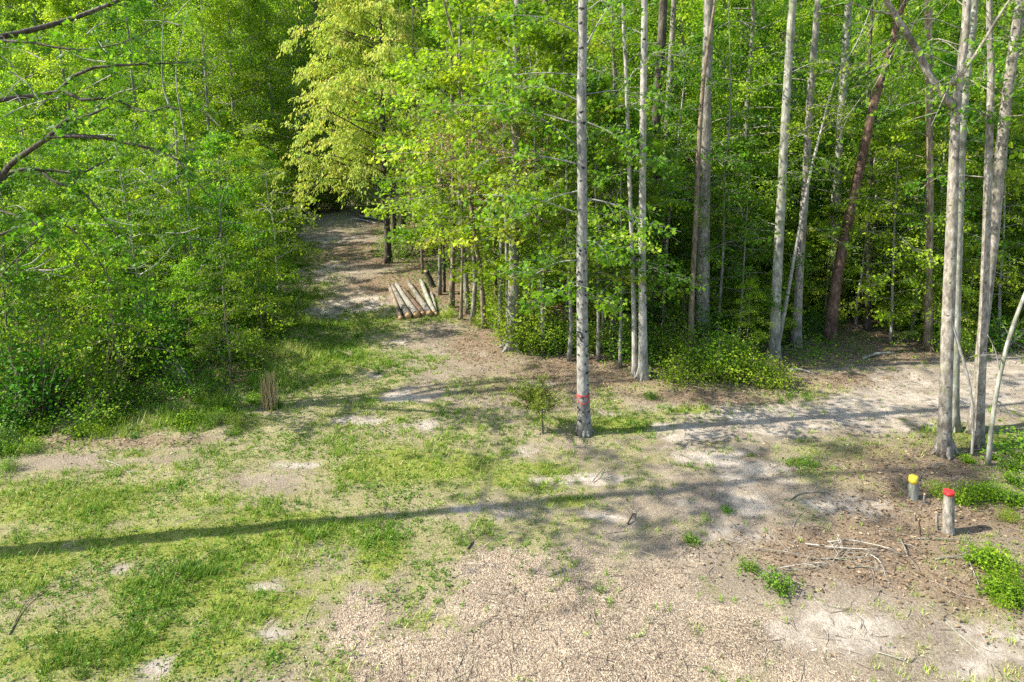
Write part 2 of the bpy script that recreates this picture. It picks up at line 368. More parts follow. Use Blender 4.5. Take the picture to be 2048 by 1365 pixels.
def ground():
    ys = [1.0]
    while ys[-1] < 130: ys.append(ys[-1] + max(.07, .0075 * (ys[-1] - 2)) if ys[-1] < 60 else ys[-1] + 3)
    ys = [-300, -100, -40, -15, -5, -1] + ys + [150, 180, 230, 300]
    xs = list(np.arange(-16, 18.01, .085))
    ext = [18.2]
    while ext[-1] < 300: ext.append(ext[-1] + max(.3, .12 * (ext[-1] - 15)))
    xs = [-v for v in ext[::-1]] + xs + ext
    X, Y = np.meshgrid(np.array(xs), np.array(ys))
    Z = gz(X, Y)
    mk = masks(X, Y)
    Z = Z + .05 * (fbm(X * 3.1, Y * 3.1, 21, 3) - .5) * sstep(60, 20, Y) + .02 * mk['chip'] * fbm(X * 9, Y * 9, 3, 2) - .02 * mk['sand'] + .03 * mk['lush'] * fbm(X * 5, Y * 5, 4, 2)
    V = np.stack([X, Y, Z], -1).reshape(-1, 3)
    ny, nx = X.shape
    i = np.arange(ny - 1)[:, None] * nx; j = np.arange(nx - 1)[None, :]
    Fq = np.stack([i + j, i + j + 1, i + nx + j + 1, i + nx + j], -1).reshape(-1, 4)
    xc = ((X[:-1, :-1] + X[1:, 1:]) / 2).ravel(); yc = ((Y[:-1, :-1] + Y[1:, 1:]) / 2).ravel()
    nz = (fbm(xc * .8, yc * .8, 31) - .5)
    ROAD = [(at(*q).x, at(*q).y) for q in [(1330, 860), (1500, 842), (1640, 825), (1900, 785), (2060, 750)]] + [(40, 17.2), (80, 18)]
    road = dseg(ROAD, xc, yc) + nz * .9 < .5 + .085 * np.clip(xc - 2, 0, 10)
    TR = [(at(*q).x, at(*q).y) for q in [(860, 790), (800, 700), (710, 620), (660, 540), (655, 470), (650, 432)]]
    track = (dseg(TR, xc, yc) + nz * 1.2 < 1.25) & ~road
    for nm, sel in (('ground', ~road & ~track), ('dirt_road', road), ('woodland_track', track)):
        f = Fq[sel]; u, inv = np.unique(f, return_inverse=True)
        mb = MB(); mb.add(V[u], inv.reshape(-1, 4))
        o = mb.build(nm, M['ground']); tag(o, kind='structure')
        for k in ('grass', 'sand', 'chip', 'litter', 'lush'):
            a = o.data.attributes.new(k, 'FLOAT', 'POINT'); a.data.foreach_set('value', mk[k].reshape(-1)[u].astype(np.float32))

def ground_mat():
    m, nt, out = new_mat('ground_soil')
    tc = nd(nt, 'ShaderNodeTexCoord'); v = tc.outputs['Object']
    A = {k: nd(nt, 'ShaderNodeAttribute', attribute_name=k).outputs['Fac'] for k in ('grass', 'sand', 'chip', 'litter', 'lush')}
    def noise(s, d=5, r=.6):
        n = nd(nt, 'ShaderNodeTexNoise', i_Scale=float(s), i_Detail=float(d), i_Roughness=r); lk(nt, v, n.inputs['Vector']); return n.outputs[0]
    nf, nm_, nb = noise(38, 6, .7), noise(9, 5), noise(1.6, 4)
    def thr(attr, amt, lo, hi, src=None):
        a = nd(nt, 'ShaderNodeMath', operation='MULTIPLY_ADD', i_1=amt, i_2=-amt / 2); lk(nt, src or nm_, a.inputs[0])
        b = nd(nt, 'ShaderNodeMath', operation='ADD'); lk(nt, a.outputs[0], b.inputs[0]); lk(nt, attr, b.inputs[1])
        c = nd(nt, 'ShaderNodeMapRange', i_1=lo, i_2=hi); lk(nt, b.outputs[0], c.inputs[0]); return c.outputs[0]
    def mix(f, a, b):
        x = nd(nt, 'ShaderNodeMixRGB'); lk(nt, f, x.inputs[0]); lk(nt, a, x.inputs[1]); lk(nt, b, x.inputs[2]); return x.outputs[0]
    def rp(src, st): r = ramp(nt, st); lk(nt, src, r.inputs[0]); return r.outputs[0]
    soil = rp(nf, [(.30, (.11, .085, .06)), (.5, (.23, .185, .135)), (.68, (.36, .305, .235))])
    nf2 = noise(22, 7, .75)
    sand = rp(nf2, [(.3, (.23, .19, .145)), (.45, (.35, .30, .235)), (.62, (.46, .405, .33))])
    lit = rp(nf, [(.32, (.08, .055, .035)), (.5, (.20, .145, .095)), (.7, (.35, .27, .185))])
    vo = nd(nt, 'ShaderNodeTexVoronoi', i_Scale=130.0); mp = nd(nt, 'ShaderNodeMapping'); mp.inputs['Scale'].default_value = (1, .45, 1); mp.inputs['Rotation'].default_value = (0, 0, .7)
    lk(nt, v, mp.inputs[0]); lk(nt, mp.outputs[0], vo.inputs['Vector'])
    sc = nd(nt, 'ShaderNodeSeparateColor'); lk(nt, vo.outputs['Color'], sc.inputs[0])
    chip = rp(sc.outputs[0], [(0, (.09, .066, .048)), (.35, (.23, .17, .12)), (.75, (.39, .31, .21)), (1, (.55, .465, .335))])
    grs = rp(nf, [(.3, (.07, .09, .016)), (.5, (.18, .20, .038)), (.7, (.30, .30, .08))])
    gdry = rp(nf, [(.3, (.11, .095, .045)), (.5, (.25, .225, .105)), (.7, (.37, .335, .18))])
    grass = mix(thr(A['lush'], .8, .25, .8, nb), gdry, grs)
    c = mix(thr(A['litter'], .7, .3, .7), soil, lit)
    c = mix(thr(A['grass'], 1.0, .12, .75), c, grass)
    c = mix(thr(A['chip'], 1.0, .2, .8), c, chip)
    c = mix(thr(A['sand'], 1.5, .15, 1.0), c, sand)
    big = rp(nb, [(.3, (.82, .81, .8)), (.7, (1.12, 1.12, 1.12))])
    mu = nd(nt, 'ShaderNodeMixRGB', blend_type='MULTIPLY', i_Fac=1.0); lk(nt, c, mu.inputs[1]); lk(nt, big, mu.inputs[2])
    p = nd(nt, 'ShaderNodeBsdfPrincipled', i_Roughness=.95); p.inputs['Specular IOR Level'].default_value = .1
    lk(nt, mu.outputs[0], p.inputs['Base Color'])
    b = nd(nt, 'ShaderNodeBump', i_Strength=.9, i_Distance=.04); lk(nt, nf, b.inputs['Height']); lk(nt, b.outputs[0], p.inputs['Normal'])
    lk(nt, p.outputs[0], out.inputs[0])
    return m
M['ground'] = ground_mat()
ground()

# ------------------------------------------------------------------ ground scatter (stuff)
def scatter(n, x0, x1, y0, y1, key, pw=1.0, falloff=11.0, fn=None):
    x = R.uniform(x0, x1, n); y = y0 + (y1 - y0) * R.uniform(0, 1, n) ** 1.25
    px, py = proj(x, y, 0.0)
    k = (px > -200) & (px < 2250) & (py < 1480)
    x, y = x[k], y[k]
    mk = masks(x, y)
    p = (mk[key] if fn is None else fn(mk)) ** pw
    k = R.uniform(0, 1, len(x)) < p
    return x[k], y[k], {a: b[k] for a, b in mk.items()}
def surf(x, y):
    mk = masks(x, y)
    return gz(x, y) + .05 * (fbm(x * 3.1, y * 3.1, 21, 3) - .5) * sstep(60, 20, y) + .02 * mk['chip'] * fbm(x * 9, y * 9, 3, 2) - .02 * mk['sand'] + .03 * mk['lush'] * fbm(x * 5, y * 5, 4, 2)

def grass():
    x, y, mk = scatter(230000, -14, 17, 5.8, 34, 'grass', 1.4)
    clump = sstep(.48, .66, fbm(x * 1.6, y * 1.6, 41, 3))
    k = R.uniform(0, 1, len(x)) < .35 + .65 * clump
    x, y, clump = x[k], y[k], clump[k]; lush = mk['lush'][k]
    nb = 8; n = len(x)
    z = surf(x, y)
    tall = sstep(.60, .74, fbm(x * 1.2 + 3, y * 1.2, 71, 3))
    edge = sstep(1.9, .1, dseg(LBL, x, y)) * sstep(.35, .6, fbm(x * 1.3, y * 1.3, 73, 3))
    h = .22 * edge * R.uniform(.2, 1, n) + (.03 + .045 * R.uniform(0, 1, n) + .05 * clump * R.uniform(0, 1, n) + .04 * lush * R.uniform(0, 1, n) +   .075 * tall * R.uniform(0, 1, n)) * (1 + .012 * np.clip(y - 10, 0, 20))
    a = R.uniform(0, 2 * PI, (n, nb)); rr = R.uniform(.003, .06, (n, nb))
    bx = x[:, None] + rr * np.cos(a); by = y[:, None] + rr * np.sin(a); bz = np.repeat(z[:, None], nb, 1) - .008
    hh = h[:, None] * R.uniform(.5, 1.2, (n, nb)); ln = R.uniform(.2, 1.0, (n, nb)) * hh
    w = .0052 * (1 + .05 * np.clip(y - 8, 0, 25))[:, None] * R.uniform(.7, 1.4, (n, nb))
    ta = R.uniform(0, 2 * PI, (n, nb))
    V = np.zeros((n, nb, 3, 3))
    V[..., 0, :] = np.stack([bx - w * np.sin(ta), by + w * np.cos(ta), bz], -1)
    V[..., 1, :] = np.stack([bx + w * np.sin(ta), by - w * np.cos(ta), bz], -1)
    V[..., 2, :] = np.stack([bx + ln * np.cos(ta), by + ln * np.sin(ta), bz + hh], -1)
    tone = np.clip(fbm(x * .7, y * .7, 51, 3)[:, None] * 1.3 - .2 - .25 * tall[:, None] + R.normal(0, .22, (n, nb)), 0, 1)
    mb = MB(); mb.add(V.reshape(-1, 3), np.arange(n * nb * 3).reshape(-1, 3), np.repeat(tone.ravel(), 3))
    tag(mb.build('grass', M['grass'], smooth=False), 'short patchy green grass over the clearing', 'grass', kind='stuff')
grass()

def clover():
    x, y, mk = scatter(120000, -13, 16, 5.8, 22, 'grass', 1.6)
    s = .10 + sstep(.46, .62, fbm(x * 1.1 + 7, y * 1.1, 61, 3)) * sstep(3.5, -3.5, x) + .25 * mk['lush'] + .5 * sstep(10.0, 11.5, x) * sstep(12, 9, y)
    k = R.uniform(0, 1, len(x)) < s
    x, y = x[k], y[k]; n = len(x)
    z = surf(x, y) + R.uniform(.005, .07, n)
    mb = MB()
    for q in range(3):
        a = R.uniform(0, 2 * PI, n)
        leaves(mb, np.stack([x + R.normal(0, .02, n), y + R.normal(0, .02, n), z + R.normal(0, .008, n)], -1), np.stack([np.cos(a), np.sin(a), R.normal(.1, .3, n)], -1), .038, 'rhomb', .45)
    tag(mb.build('clover', M['weed'], smooth=False), 'low leafy clover and weeds in the grass', 'weeds', kind='stuff')
clover()

def undergrowth():
    n = 420000
    x = R.uniform(-22, 28, n); y = 11.5 + 30 * R.uniform(0, 1, n) ** 1.5
    px, py = proj(x, y, 0.0); k = (px > -150) & (px < 2200); x, y = x[k], y[k]
    w = np.maximum(masks(x, y)['wood'], .5 * sstep(1.0, .0, dseg(LBL, x, y) + .8 * (fbm(x * 2, y * 2, 77, 3) - .4))); c = sstep(.42, .62, fbm(x * .8 + 9, y * .8, 17, 4))
    br = sstep(1930, 1990, proj(x, y, 0.0)[0]) * (y < 12.6) * (y > 8)
    k = R.uniform(0, 1, len(x)) < np.maximum(w, br * .6) * (.12 + .88 * c); x, y, c = x[k], y[k], c[k]; n = len(x)
    z = gz(x, y) + R.uniform(0, 1, n) ** 1.3 * (.06 + .38 * c); a = R.uniform(0, 2 * PI, n)
    mb = MB(); leaves(mb, np.stack([x, y, z], -1), np.stack([np.cos(a), np.sin(a), R.normal(0, .3, n)], -1), .075, 'rhomb', .55, r=np.clip(fbm(x * .5, y * .5, 19, 3) + R.normal(0, .2, n), 0, 1))
    tag(mb.build('undergrowth', M['mid'], smooth=False), 'low green ground cover on the woodland floor', 'ground cover', kind='stuff')
undergrowth()

def chips():
    x, y, mk = scatter(260000, -6, 12, 5.6, 13, 'chip', 1.0, fn=lambda m: np.clip(m['chip'] ** 1.4 + .05 * m['bare'], 0, 1))
    k = R.uniform(0, 1, len(x)) < .35 + .65 * sstep(.35, .6, fbm(x * 2.2, y * 2.2, 81, 4)); x, y = x[k], y[k]
    n = len(x); z = surf(x, y) + R.uniform(.002, .02, n)
    a = R.uniform(0, 2 * PI, n); L = R.uniform(.003, .013, n) * R.choice([1, 1, 1, 1, 2.6], n); W = R.uniform(.0008, .0026, n) * R.choice([1, 1, 1, 1.6], n)
    t = R.normal(0, .25, n); t2 = R.normal(0, .5, n)
    D = np.stack([np.cos(a) * np.cos(t), np.sin(a) * np.cos(t), np.sin(t)], -1); S = np.stack([-np.sin(a), np.cos(a), t2], -1)
    N = np.cross(D, S); c = np.stack([x, y, z], -1)
    V = np.stack([c - D * L[:, None] - S * W[:, None], c + D * L[:, None] - S * W[:, None], c + D * L[:, None] + S * W[:, None], c - D * L[:, None] + S * W[:, None], c - D * L[:, None] * .8 + N * .003, c + D * L[:, None] * .8 + N * .003], 1)
    b = np.arange(n)[:, None] * 6
    q = np.concatenate([b + np.array([[0, 1, 5, 4]]), b + np.array([[2, 3, 4, 5]])])
    mb = MB(); mb.add(V.reshape(-1, 3), q, np.repeat(np.clip(R.normal(0, .28, n) + .02 + .85 * fbm(x * 1.7, y * 1.7, 91, 4), 0, 1), 6))
    tag(mb.build('wood_chips', M['chip'], smooth=False), 'tan shredded wood chips spread in the foreground', 'wood chips', kind='stuff')
chips()

def litter():
    x, y, mk = scatter(260000, -13, 20, 5.6, 36, 'litter', 1.0, fn=lambda m: np.clip(m['litter'] * .75 + .01, 0, 1) * (1 - .75 * m['chip']))
    n = len(x); z = surf(x, y) + R.uniform(.003, .03, n); a = R.uniform(0, 2 * PI, n)
    mb = MB(); leaves(mb, np.stack([x, y, z], -1), np.stack([np.cos(a), np.sin(a), R.normal(0, .25, n)], -1), .055, 'rhomb', .5, r=np.clip(R.normal(.3, .2, n), 0, 1))
    tag(mb.build('leaf_litter', M['litter'], smooth=False), 'fallen brown leaves along the edge of the woods', 'leaf litter', kind='stuff')
litter()

def twigs():
    x, y, mk = scatter(42000, -13, 17, 5.6, 22, 'litter', 1.0, fn=lambda m: np.clip(.02 + .22 * m['chip'] + .18 * m['litter'] + .06 * m['bare'] + .10 * m['sand'], 0, 1))
    mb = MB()
    for i in range(len(x)):
        L = R.uniform(.06, .36) * (2.0 if R.uniform() < .12 and mk['litter'][i] > .4 else 1); a = R.uniform(0, 2 * PI); b = R.normal(0, .4); z = float(surf(x[i:i + 1], y[i:i + 1])[0])
        p = np.array([[0, 0, .005], [math.cos(a) * L * .5, math.sin(a) * L * .5, R.uniform(.01, .035)], [math.cos(a) * L * .5 + math.cos(a + b) * L * .5, math.sin(a) * L * .5 + math.sin(a + b) * L * .5, R.uniform(0, .04)]]) + np.array([x[i], y[i], z])
        tube(mb, p, [.0045, .004, .002], 3, r=R.uniform(.0, .75), cap=False)
    tag(mb.build('twig_litter', M['twig']), 'small dry twigs strewn over the bare ground', 'twigs', kind='stuff')
twigs()

# ------------------------------------------------------------------ tree generator
def gen_tree(seed, Ht, r0, cb, rad, nb, ntw, nl, leaf, shape='rhomb', droop=.25, lift=.35, prof=None, tilt=.7, bend=.04, seg=6, twigtube=True, hang=0.15, flat=.12, rbias=None):
    rg = np.random.default_rng(seed)
    wood, lf = MB(), MB()
    k = 9
    t = np.linspace(0, 1, k)
    off = np.cumsum(rg.normal(0, bend * Ht / k, (k, 2)), axis=0); off -= off[0]
    T = np.column_stack([off[:, 0], off[:, 1], t * Ht])
    rr = r0 * (1 - .88 * t); rr[0] *= 1.25
    Ts = resample(T, 18); rs = np.interp(np.linspace(0, 1, 18), t, rr)
    tube(wood, Ts, rs, seg + 2, .08)
    prof = prof or (lambda u: math.sin(PI * min(1, .18 + u * .82)) ** .7)
    for i in range(nb):
        u = (i + rg.uniform()) / nb
        s = cb + (1 - cb) * u
        p0 = np.array([np.interp(s, np.linspace(0, 1, 18), Ts[:, c]) for c in range(3)])
        az = i * 2.399 + rg.normal(0, .5); L = rad * prof(u) * rg.uniform(.55, 1.15)
        el = lift * (.4 + u) + rg.normal(0, .15)
        d = np.array([math.cos(az) * math.cos(el), math.sin(az) * math.cos(el), math.sin(el)])
        sd = np.array([-math.sin(az), math.cos(az), 0]) * rg.normal(0, .25)
        uu = np.linspace(0, 1, 5)[:, None]; btone = rg.uniform(.12, .88)
        B = p0 + d * uu * L + sd * uu ** 2 * L + np.array([0, 0, -droop * L]) * uu ** 2
        rb = max(.006, np.interp(s, t, rr) * .35)
        tube(wood, B, np.linspace(rb, .004, 5), 4, cap=False)
        for j in range(ntw):
            v = rg.uniform(.2, 1.0)
            q = np.array([np.interp(v, uu[:, 0], B[:, c]) for c in range(3)])
            ta = az + rg.choice([-1, 1]) * rg.uniform(.2, 1.5); te = rg.normal(.05, .35)
            tl = L * rg.uniform(.18, .42) * (1.15 - .6 * v) + .12
            td = np.array([math.cos(ta) * math.cos(te), math.sin(ta) * math.cos(te), math.sin(te) - hang])
            if twigtube: tube(wood, np.stack([q, q + td * tl * .5 + [0, 0, .02], q + td * tl]), [.005, .004, .002], 3, cap=False)
            n = max(2, int(nl * rg.uniform(.6, 1.3)))
            w = rg.uniform(.1, 1.05, n)
            P = q + td * (tl * w)[:, None] + rg.normal(0, 1, (n, 3)) * np.array([.10, .10, flat]) * (.5 + leaf * 5)
            D = td * .5 + rg.normal(0, .6, (n, 3)) + np.array([0, 0, -hang * 2])
            leaves(lf, P, D, leaf, shape, tilt, rg, r=btone + rg.normal(0, .14))
    return wood, lf

PROTO = {}
def proto(key, bark, **kw):
    w, l = gen_tree(**kw)
    PROTO[key] = (w.mesh(key + '_trunk', M[bark]), l.mesh(key + '_crown', M['mid'], smooth=False))
def plant(key, name, loc, sc, rz, leafm, label, cat, group=None, tiltx=0, barkm=None, zs=1.0, crown_name='crown', trunk_name='trunk'):
    o = empty(name, loc, label, cat, group, rz, sc)
    o.scale = (sc, sc, sc * zs); o.rotation_euler = (tiltx, R.normal(0, .02), rz)
    tw, lv = PROTO[key]
    a = bpy.data.objects.new(trunk_name, tw); COL.objects.link(a); a.parent = o
    if barkm: a.material_slots[0].link = 'OBJECT'; a.material_slots[0].material = M[barkm]
    b = bpy.data.objects.new(crown_name, lv); COL.objects.link(b); b.parent = o
    b.material_slots[0].link = 'OBJECT'; b.material_slots[0].material = M[leafm]
    return o

proto('sapling_a', 'grey', seed=1, Ht=6.0, r0=.045, cb=.12, rad=1.7, nb=38, ntw=9, nl=20, leaf=.080, shape='oval', flat=.05)
proto('sapling_b', 'paleclean', seed=2, Ht=8.5, r0=.06, cb=.18, rad=2.0, nb=48, ntw=10, nl=20, leaf=.082, shape='oval', flat=.06)
proto('sapling_c', 'brownb', seed=3, Ht=4.2, r0=.03, cb=.10, rad=1.35, nb=30, ntw=8, nl=20, leaf=.075, shape='oval', flat=.05)
proto('sapling_d', 'grey', seed=4, Ht=7.0, r0=.05, cb=.25, rad=2.1, nb=34, ntw=10, nl=18, leaf=.088, shape='lobed', flat=.05, droop=.15)
proto('tree_a', 'grey', seed=5, Ht=14.5, r0=.14, cb=.12, rad=3.0, nb=70, ntw=13, nl=22, leaf=.115, twigtube=False)
proto('tree_b', 'brownb', seed=6, Ht=18, r0=.17, cb=.2, rad=3.4, nb=76, ntw=14, nl=23, leaf=.125, twigtube=False)
proto('tree_c', 'paleclean', seed=7, Ht=12, r0=.11, cb=.08, rad=3.0, nb=66, ntw=13, nl=24, leaf=.10, lift=.7, droop=.3)
def shrub_mesh(seed, hgt, rad, ns, nl, leaf, shape='rhomb'):
    rg = np.random.default_rng(seed); w, l = MB(), MB()
    for i in range(ns):
        a = rg.uniform(0, 2 * PI); r_ = rad * math.sqrt(rg.uniform()); hh = hgt * rg.uniform(.5, 1.1) * (1 - .45 * (r_ / rad) ** 2)
        b = np.array([math.cos(a) * r_ * .35, math.sin(a) * r_ * .35, 0]); tp = np.array([math.cos(a) * r_, math.sin(a) * r_, hh])
        md = (b + tp) / 2 + [rg.normal(0, .05), rg.normal(0, .05), hh * .15]
        P = resample([b, md, tp], 5); tube(w, P, np.linspace(.009, .003, 5), 3, cap=False)
        n = int(nl * rg.uniform(.7, 1.3)); u = rg.uniform(.15, 1.05, n)
        C = np.stack([np.interp(u, np.linspace(0, 1, 5), P[:, c]) for c in range(3)], -1) + rg.normal(0, .11 * rad + .04, (n, 3)) * np.array([1, 1, .8])
        C[:, 2] = np.abs(C[:, 2]) + .01
        leaves(l, C, rg.normal(0, 1, (n, 3)) * [1, 1, .5], leaf, shape, .6, rg, r=rg.uniform(.1, .85))
    return w, l
for key, a in (('shrub_a', (21, 1.3, .95, 46, 36, .075)), ('shrub_b', (22, .8, .8, 44, 34, .06)), ('shrub_c', (23, 2.1, 1.0, 48, 38, .085, 'oval'))):
    w, l = shrub_mesh(*a); PROTO[key] = (w.mesh(key + '_stems', M['brownb']), l.mesh(key + '_leaves', M['mid'], smooth=False))
w, l = shrub_mesh(24, .24, .32, 34, 12, .042, 'oval'); PROTO['tuft'] = (w.mesh('weed_stems', M['weed']), l.mesh('weed_leaves', M['weed'], smooth=False))

# ------------------------------------------------------------------ bespoke trees
MAIN = []          # (X, Y, half width px, base y) for keeping sight lines to trunks
def trunk_path(pts, top=19.0, Yk=0.0):
    """pts: photo (x, y, width) from foot upward -> world path and radii, carried on above the frame"""
    B = at(pts[0][0], pts[0][1]); P = [B]; W = [pts[0][2] * mpp(B) / 2]
    for (x, y, w) in pts[1:]:
        q = atY(x, y, B.y + Yk * (pts[0][1] - y) / 900); P.append(q); W.append(w * mpp(q) / 2)
    d = (P[-1] - P[-2]).normalized()
    if d.z < .8: d = (d + Vector((0, 0, 1))).normalized()
    z0 = P[-1].z
    if top > z0 + 1:
        n = 3
        for k in range(1, n + 1):
            f = k / n
            P.append(P[-1] + d * (top - z0) / n + Vector((random.gauss(0, .12), random.gauss(0, .12), 0))); W.append(W[len(pts) - 1] * (1 - .75 * f))
    return P, W
class Tree:
    def __init__(s, name, pts, bark, label, cat='tree', group=None, top=19.0, Yk=0, flare=1.35, seg=14, main=True):
        s.P, s.W = trunk_path(pts, top, Yk)
        s.B = s.P[0].copy()
        s.root = empty(name, s.B - Vector((0, 0, .05)), label, cat, group)
        s.o = np.array(s.root.location)
        s.Q = resample([tuple(p) for p in s.P], 48) - s.o
        L = np.concatenate([[0], np.cumsum([(s.P[i + 1] - s.P[i]).length for i in range(len(s.P) - 1)])])
        s.u = np.linspace(0, L[-1], 48); s.r = np.interp(s.u, L, s.W)
        s.r = s.r * (1 + (flare - 1) * np.exp(-s.u / .22))
        s.bark = bark
        s.wood, s.leaf = MB(), MB()
        # rings crowd towards the foot so the root flare and bumps read
        tube(s.wood, s.Q, s.r, seg, .10)
        if flare > 1.2:
            for k in range(5):
                a = k * 1.257 + random.random(); rb = s.r[0]
                e = np.array([math.cos(a), math.sin(a), 0])
                tube(s.wood, np.stack([s.Q[0] + e * rb * .45 + [0, 0, .26], s.Q[0] + e * rb * .85 + [0, 0, .07], s.Q[0] + e * rb * 1.35 + [0, 0, -.01]]), [rb * .25, rb * .22, rb * .06], 6, .1)
        if main: MAIN.append((s.B.x, s.B.y, pts[0][2]))
    def pos(s, z):
        i = np.searchsorted(s.Q[:, 2], z); i = min(max(i, 1), 47)
        t = (z - s.Q[i - 1, 2]) / (s.Q[i, 2] - s.Q[i - 1, 2] + 1e-9)
        return s.Q[i - 1] * (1 - t) + s.Q[i] * t, s.r[i - 1] * (1 - t) + s.r[i] * t
    def limb(s, P, r0, r1=.006, tw=0, nl=12, leaf=.1, shape='oval', tl=(.3, .8), seg=5, hang=.15, start=.25, tilt=.7, twr=.005):
        Q = resample(P, 12); tube(s.wood, Q, np.linspace(r0, r1, 12), seg, .08)
        grow(s.wood, s.leaf, Q, tw, nl, leaf, shape, tl, hang, start, tilt, twr)
    def branches(s, n, z0, z1, L, az=None, tw=8, nl=12, leaf=.11, shape='oval', lift=.3, droop=.3, r=.012, hang=.15, tl=(.25, .7)):
        for k in range(n):
            p, rr = s.pos(R.uniform(z0, z1)); a = R.uniform(0, 2 * PI) if az is None else R.normal(az[0], az[1])
            l_ = R.uniform(*L); e = lift + R.normal(0, .2)
            d = np.array([math.cos(a) * math.cos(e), math.sin(a) * math.cos(e), math.sin(e)]); w = np.array([R.normal(0, .1), R.normal(0, .1), 0])
            s.limb([p, p + d * l_ * .5 + w, p + d * l_ + np.array([0, 0, -droop * l_])], min(rr * .6, r), .004, tw, nl, leaf, shape, tl, 4, hang, .2)
    def crown_top(s, z0, n=26, rad=3.0, leaf=.2, nl=16):
        zt = s.Q[-1, 2]
        for k in range(n):
            z = z0 + (zt - z0) * (k + R.uniform()) / n; p, rr = s.pos(min(z, zt - .1)); a = k * 2.4 + R.normal(0, .4); l_ = rad * R.uniform(.6, 1.1) * (1 - .5 * (z - z0) / (zt - z0))
            d = np.array([math.cos(a), math.sin(a), R.uniform(.2, .7)])
            s.limb([p, p + d * l_ * .5, p + d * l_ + [0, 0, -.1 * l_]], rr * .45, .01, 9, nl, leaf, 'rhomb', (.5, 1.3), 4, .15, .25)
    def done(s, leafm='mid', crown='crown'):
        t = s.wood.build('trunk', M[s.bark], s.root)
        if s.leaf.n: s.leaf.build(crown, M[leafm], s.root, smooth=False)
        return s.root
def grow(wood, leaf, Q, tw, nl, lsz, shape, tl, hang, start, tilt=.7, twr=.005):
    m = len(Q)
    for j in range(tw):
        v = R.uniform(start, 1.0) * (m - 1); i = min(int(v), m - 2)
        q = Q[i] + (Q[i + 1] - Q[i]) * (v - i); d = Q[i + 1] - Q[i]; d = d / (np.linalg.norm(d) + 1e-9)
        a = math.atan2(d[1], d[0]) + R.choice([-1, 1]) * R.uniform(.2, 1.4); e = R.normal(.1, .4); t_ = R.uniform(*tl)
        td = np.array([math.cos(a) * math.cos(e), math.sin(a) * math.cos(e), math.sin(e) - hang])
        tube(wood, np.stack([q, q + td * t_ * .5 + [0, 0, .03], q + td * t_]), [twr, twr * .8, .002], 3, cap=False)
        n = max(2, int(nl * R.uniform(.6, 1.3))); w = R.uniform(.15, 1.05, n)
        P = q + td * (t_ * w)[:, None] + R.normal(0, .07, (n, 3)) * [1, 1, .7]
        leaves(leaf, P, td * .5 + R.normal(0, .6, (n, 3)) + [0, 0, -2 * hang], lsz, shape, tilt, r=R.uniform(.15, .85))

# 1: the painted, black-knotted pale trunk in the middle
t1 = Tree('poplar_tree', [(1168, 868, 27), (1166, 780, 23.5), (1164, 600, 22), (1164, 400, 20.5), (1163, 200, 18.5), (1165, 0, 16)], 'pale',
          'tall pale tree with black knots and a red painted smile, alone at the clearing edge', flare=1.25)
def ribbon(tree, pts, width, off=.006):
    """pts (angle from camera side in deg, height) on the trunk surface -> flat raised strip"""
    mb = MB(); V = []
    pts = resample([(a, z, 0) for a, z in pts], max(8, len(pts) * 5))
    base = math.atan2(-(tree.B.y), -(tree.B.x))
    for i, (a, z, _) in enumerate(pts):
        d = pts[min(i + 1, len(pts) - 1)] - pts[max(i - 1, 0)]
        c, r = tree.pos(z); th = math.radians(a)
        dx, dz = d[0] * PI / 180 * r, d[1]; l_ = math.hypot(dx, dz) + 1e-9; nx, nz = -dz / l_, dx / l_
        ww = width * random.uniform(.75, 1.2)
        row = []
        for s_ in (-1, -.4, .4, 1):
            zz = z + nz * ww / 2 * s_; aa = th + nx * ww / 2 * s_ / r
            c2, r2 = tree.pos(zz); rr = r2 * 1.0 + off + (.0 if abs(s_) > .9 else .003)
            row.append(c2 + np.array([math.cos(base + aa) * rr, math.sin(base + aa) * rr, 0]))
        V += row
    n = len(pts); i = np.arange(n - 1)[:, None] * 4; j = np.arange(3)[None]
    mb.add(V, np.stack([i + j, i + j + 1, i + 5 + j, i + 4 + j], -1).reshape(-1, 4))
    return mb
def join(*mbs):
    o = MB()
    for m in mbs:
        for V in m.V: pass
        n0 = o.n
        o.V += m.V; o.r += m.r
        for k in m.F:
            o.F.setdefault(k, []).extend([f + n0 for f in m.F[k]]); o.m.setdefault(k, []).extend(m.m[k])
        o.n += m.n
    return o
zr = atY(1165, 795, t1.B.y).z - t1.o[2]
OFF = .012
red = join(ribbon(t1, [(-75, zr + .075), (-20, zr + .07), (30, zr + .075), (75, zr + .085)], .026, OFF),
           ribbon(t1, [(-72, zr + .06), (-62, zr + .0), (-40, zr - .055), (0, zr - .085), (40, zr - .055), (62, zr + .0), (72, zr + .06)], .024, OFF),
           ribbon(t1, [(-55, zr + .045), (-32, zr + .035), (-15, zr + .045)], .022, OFF), ribbon(t1, [(15, zr + .045), (35, zr + .038), (55, zr + .05)], .022, OFF))
red.build('painted_smile', M['fadedred'], t1.root)
zs_ = atY(1165, 668, t1.B.y).z - t1.o[2]
scar = join(ribbon(t1, [(-62, zs_ + .06), (-30, zs_ + .065), (-8, zs_ + .05)], .022, OFF), ribbon(t1, [(-48, zs_ + .06), (-44, zs_ + .0), (-30, zs_ - .045), (-2, zs_ - .03), (-6, zs_ + .03)], .02, OFF),
            ribbon(t1, [(-10, zs_ + .05), (0, zs_ - .01), (6, zs_ - .06)], .026, OFF), ribbon(t1, [(-24, zs_ - .05), (-12, zs_ - .10), (4, zs_ - .125)], .024, OFF),
            )
ribbon(t1, [(-2, zr + .06), (2, zr + .02), (0, zr - .0)], .014, OFF).build('bark_knot', M['black'], t1.root)
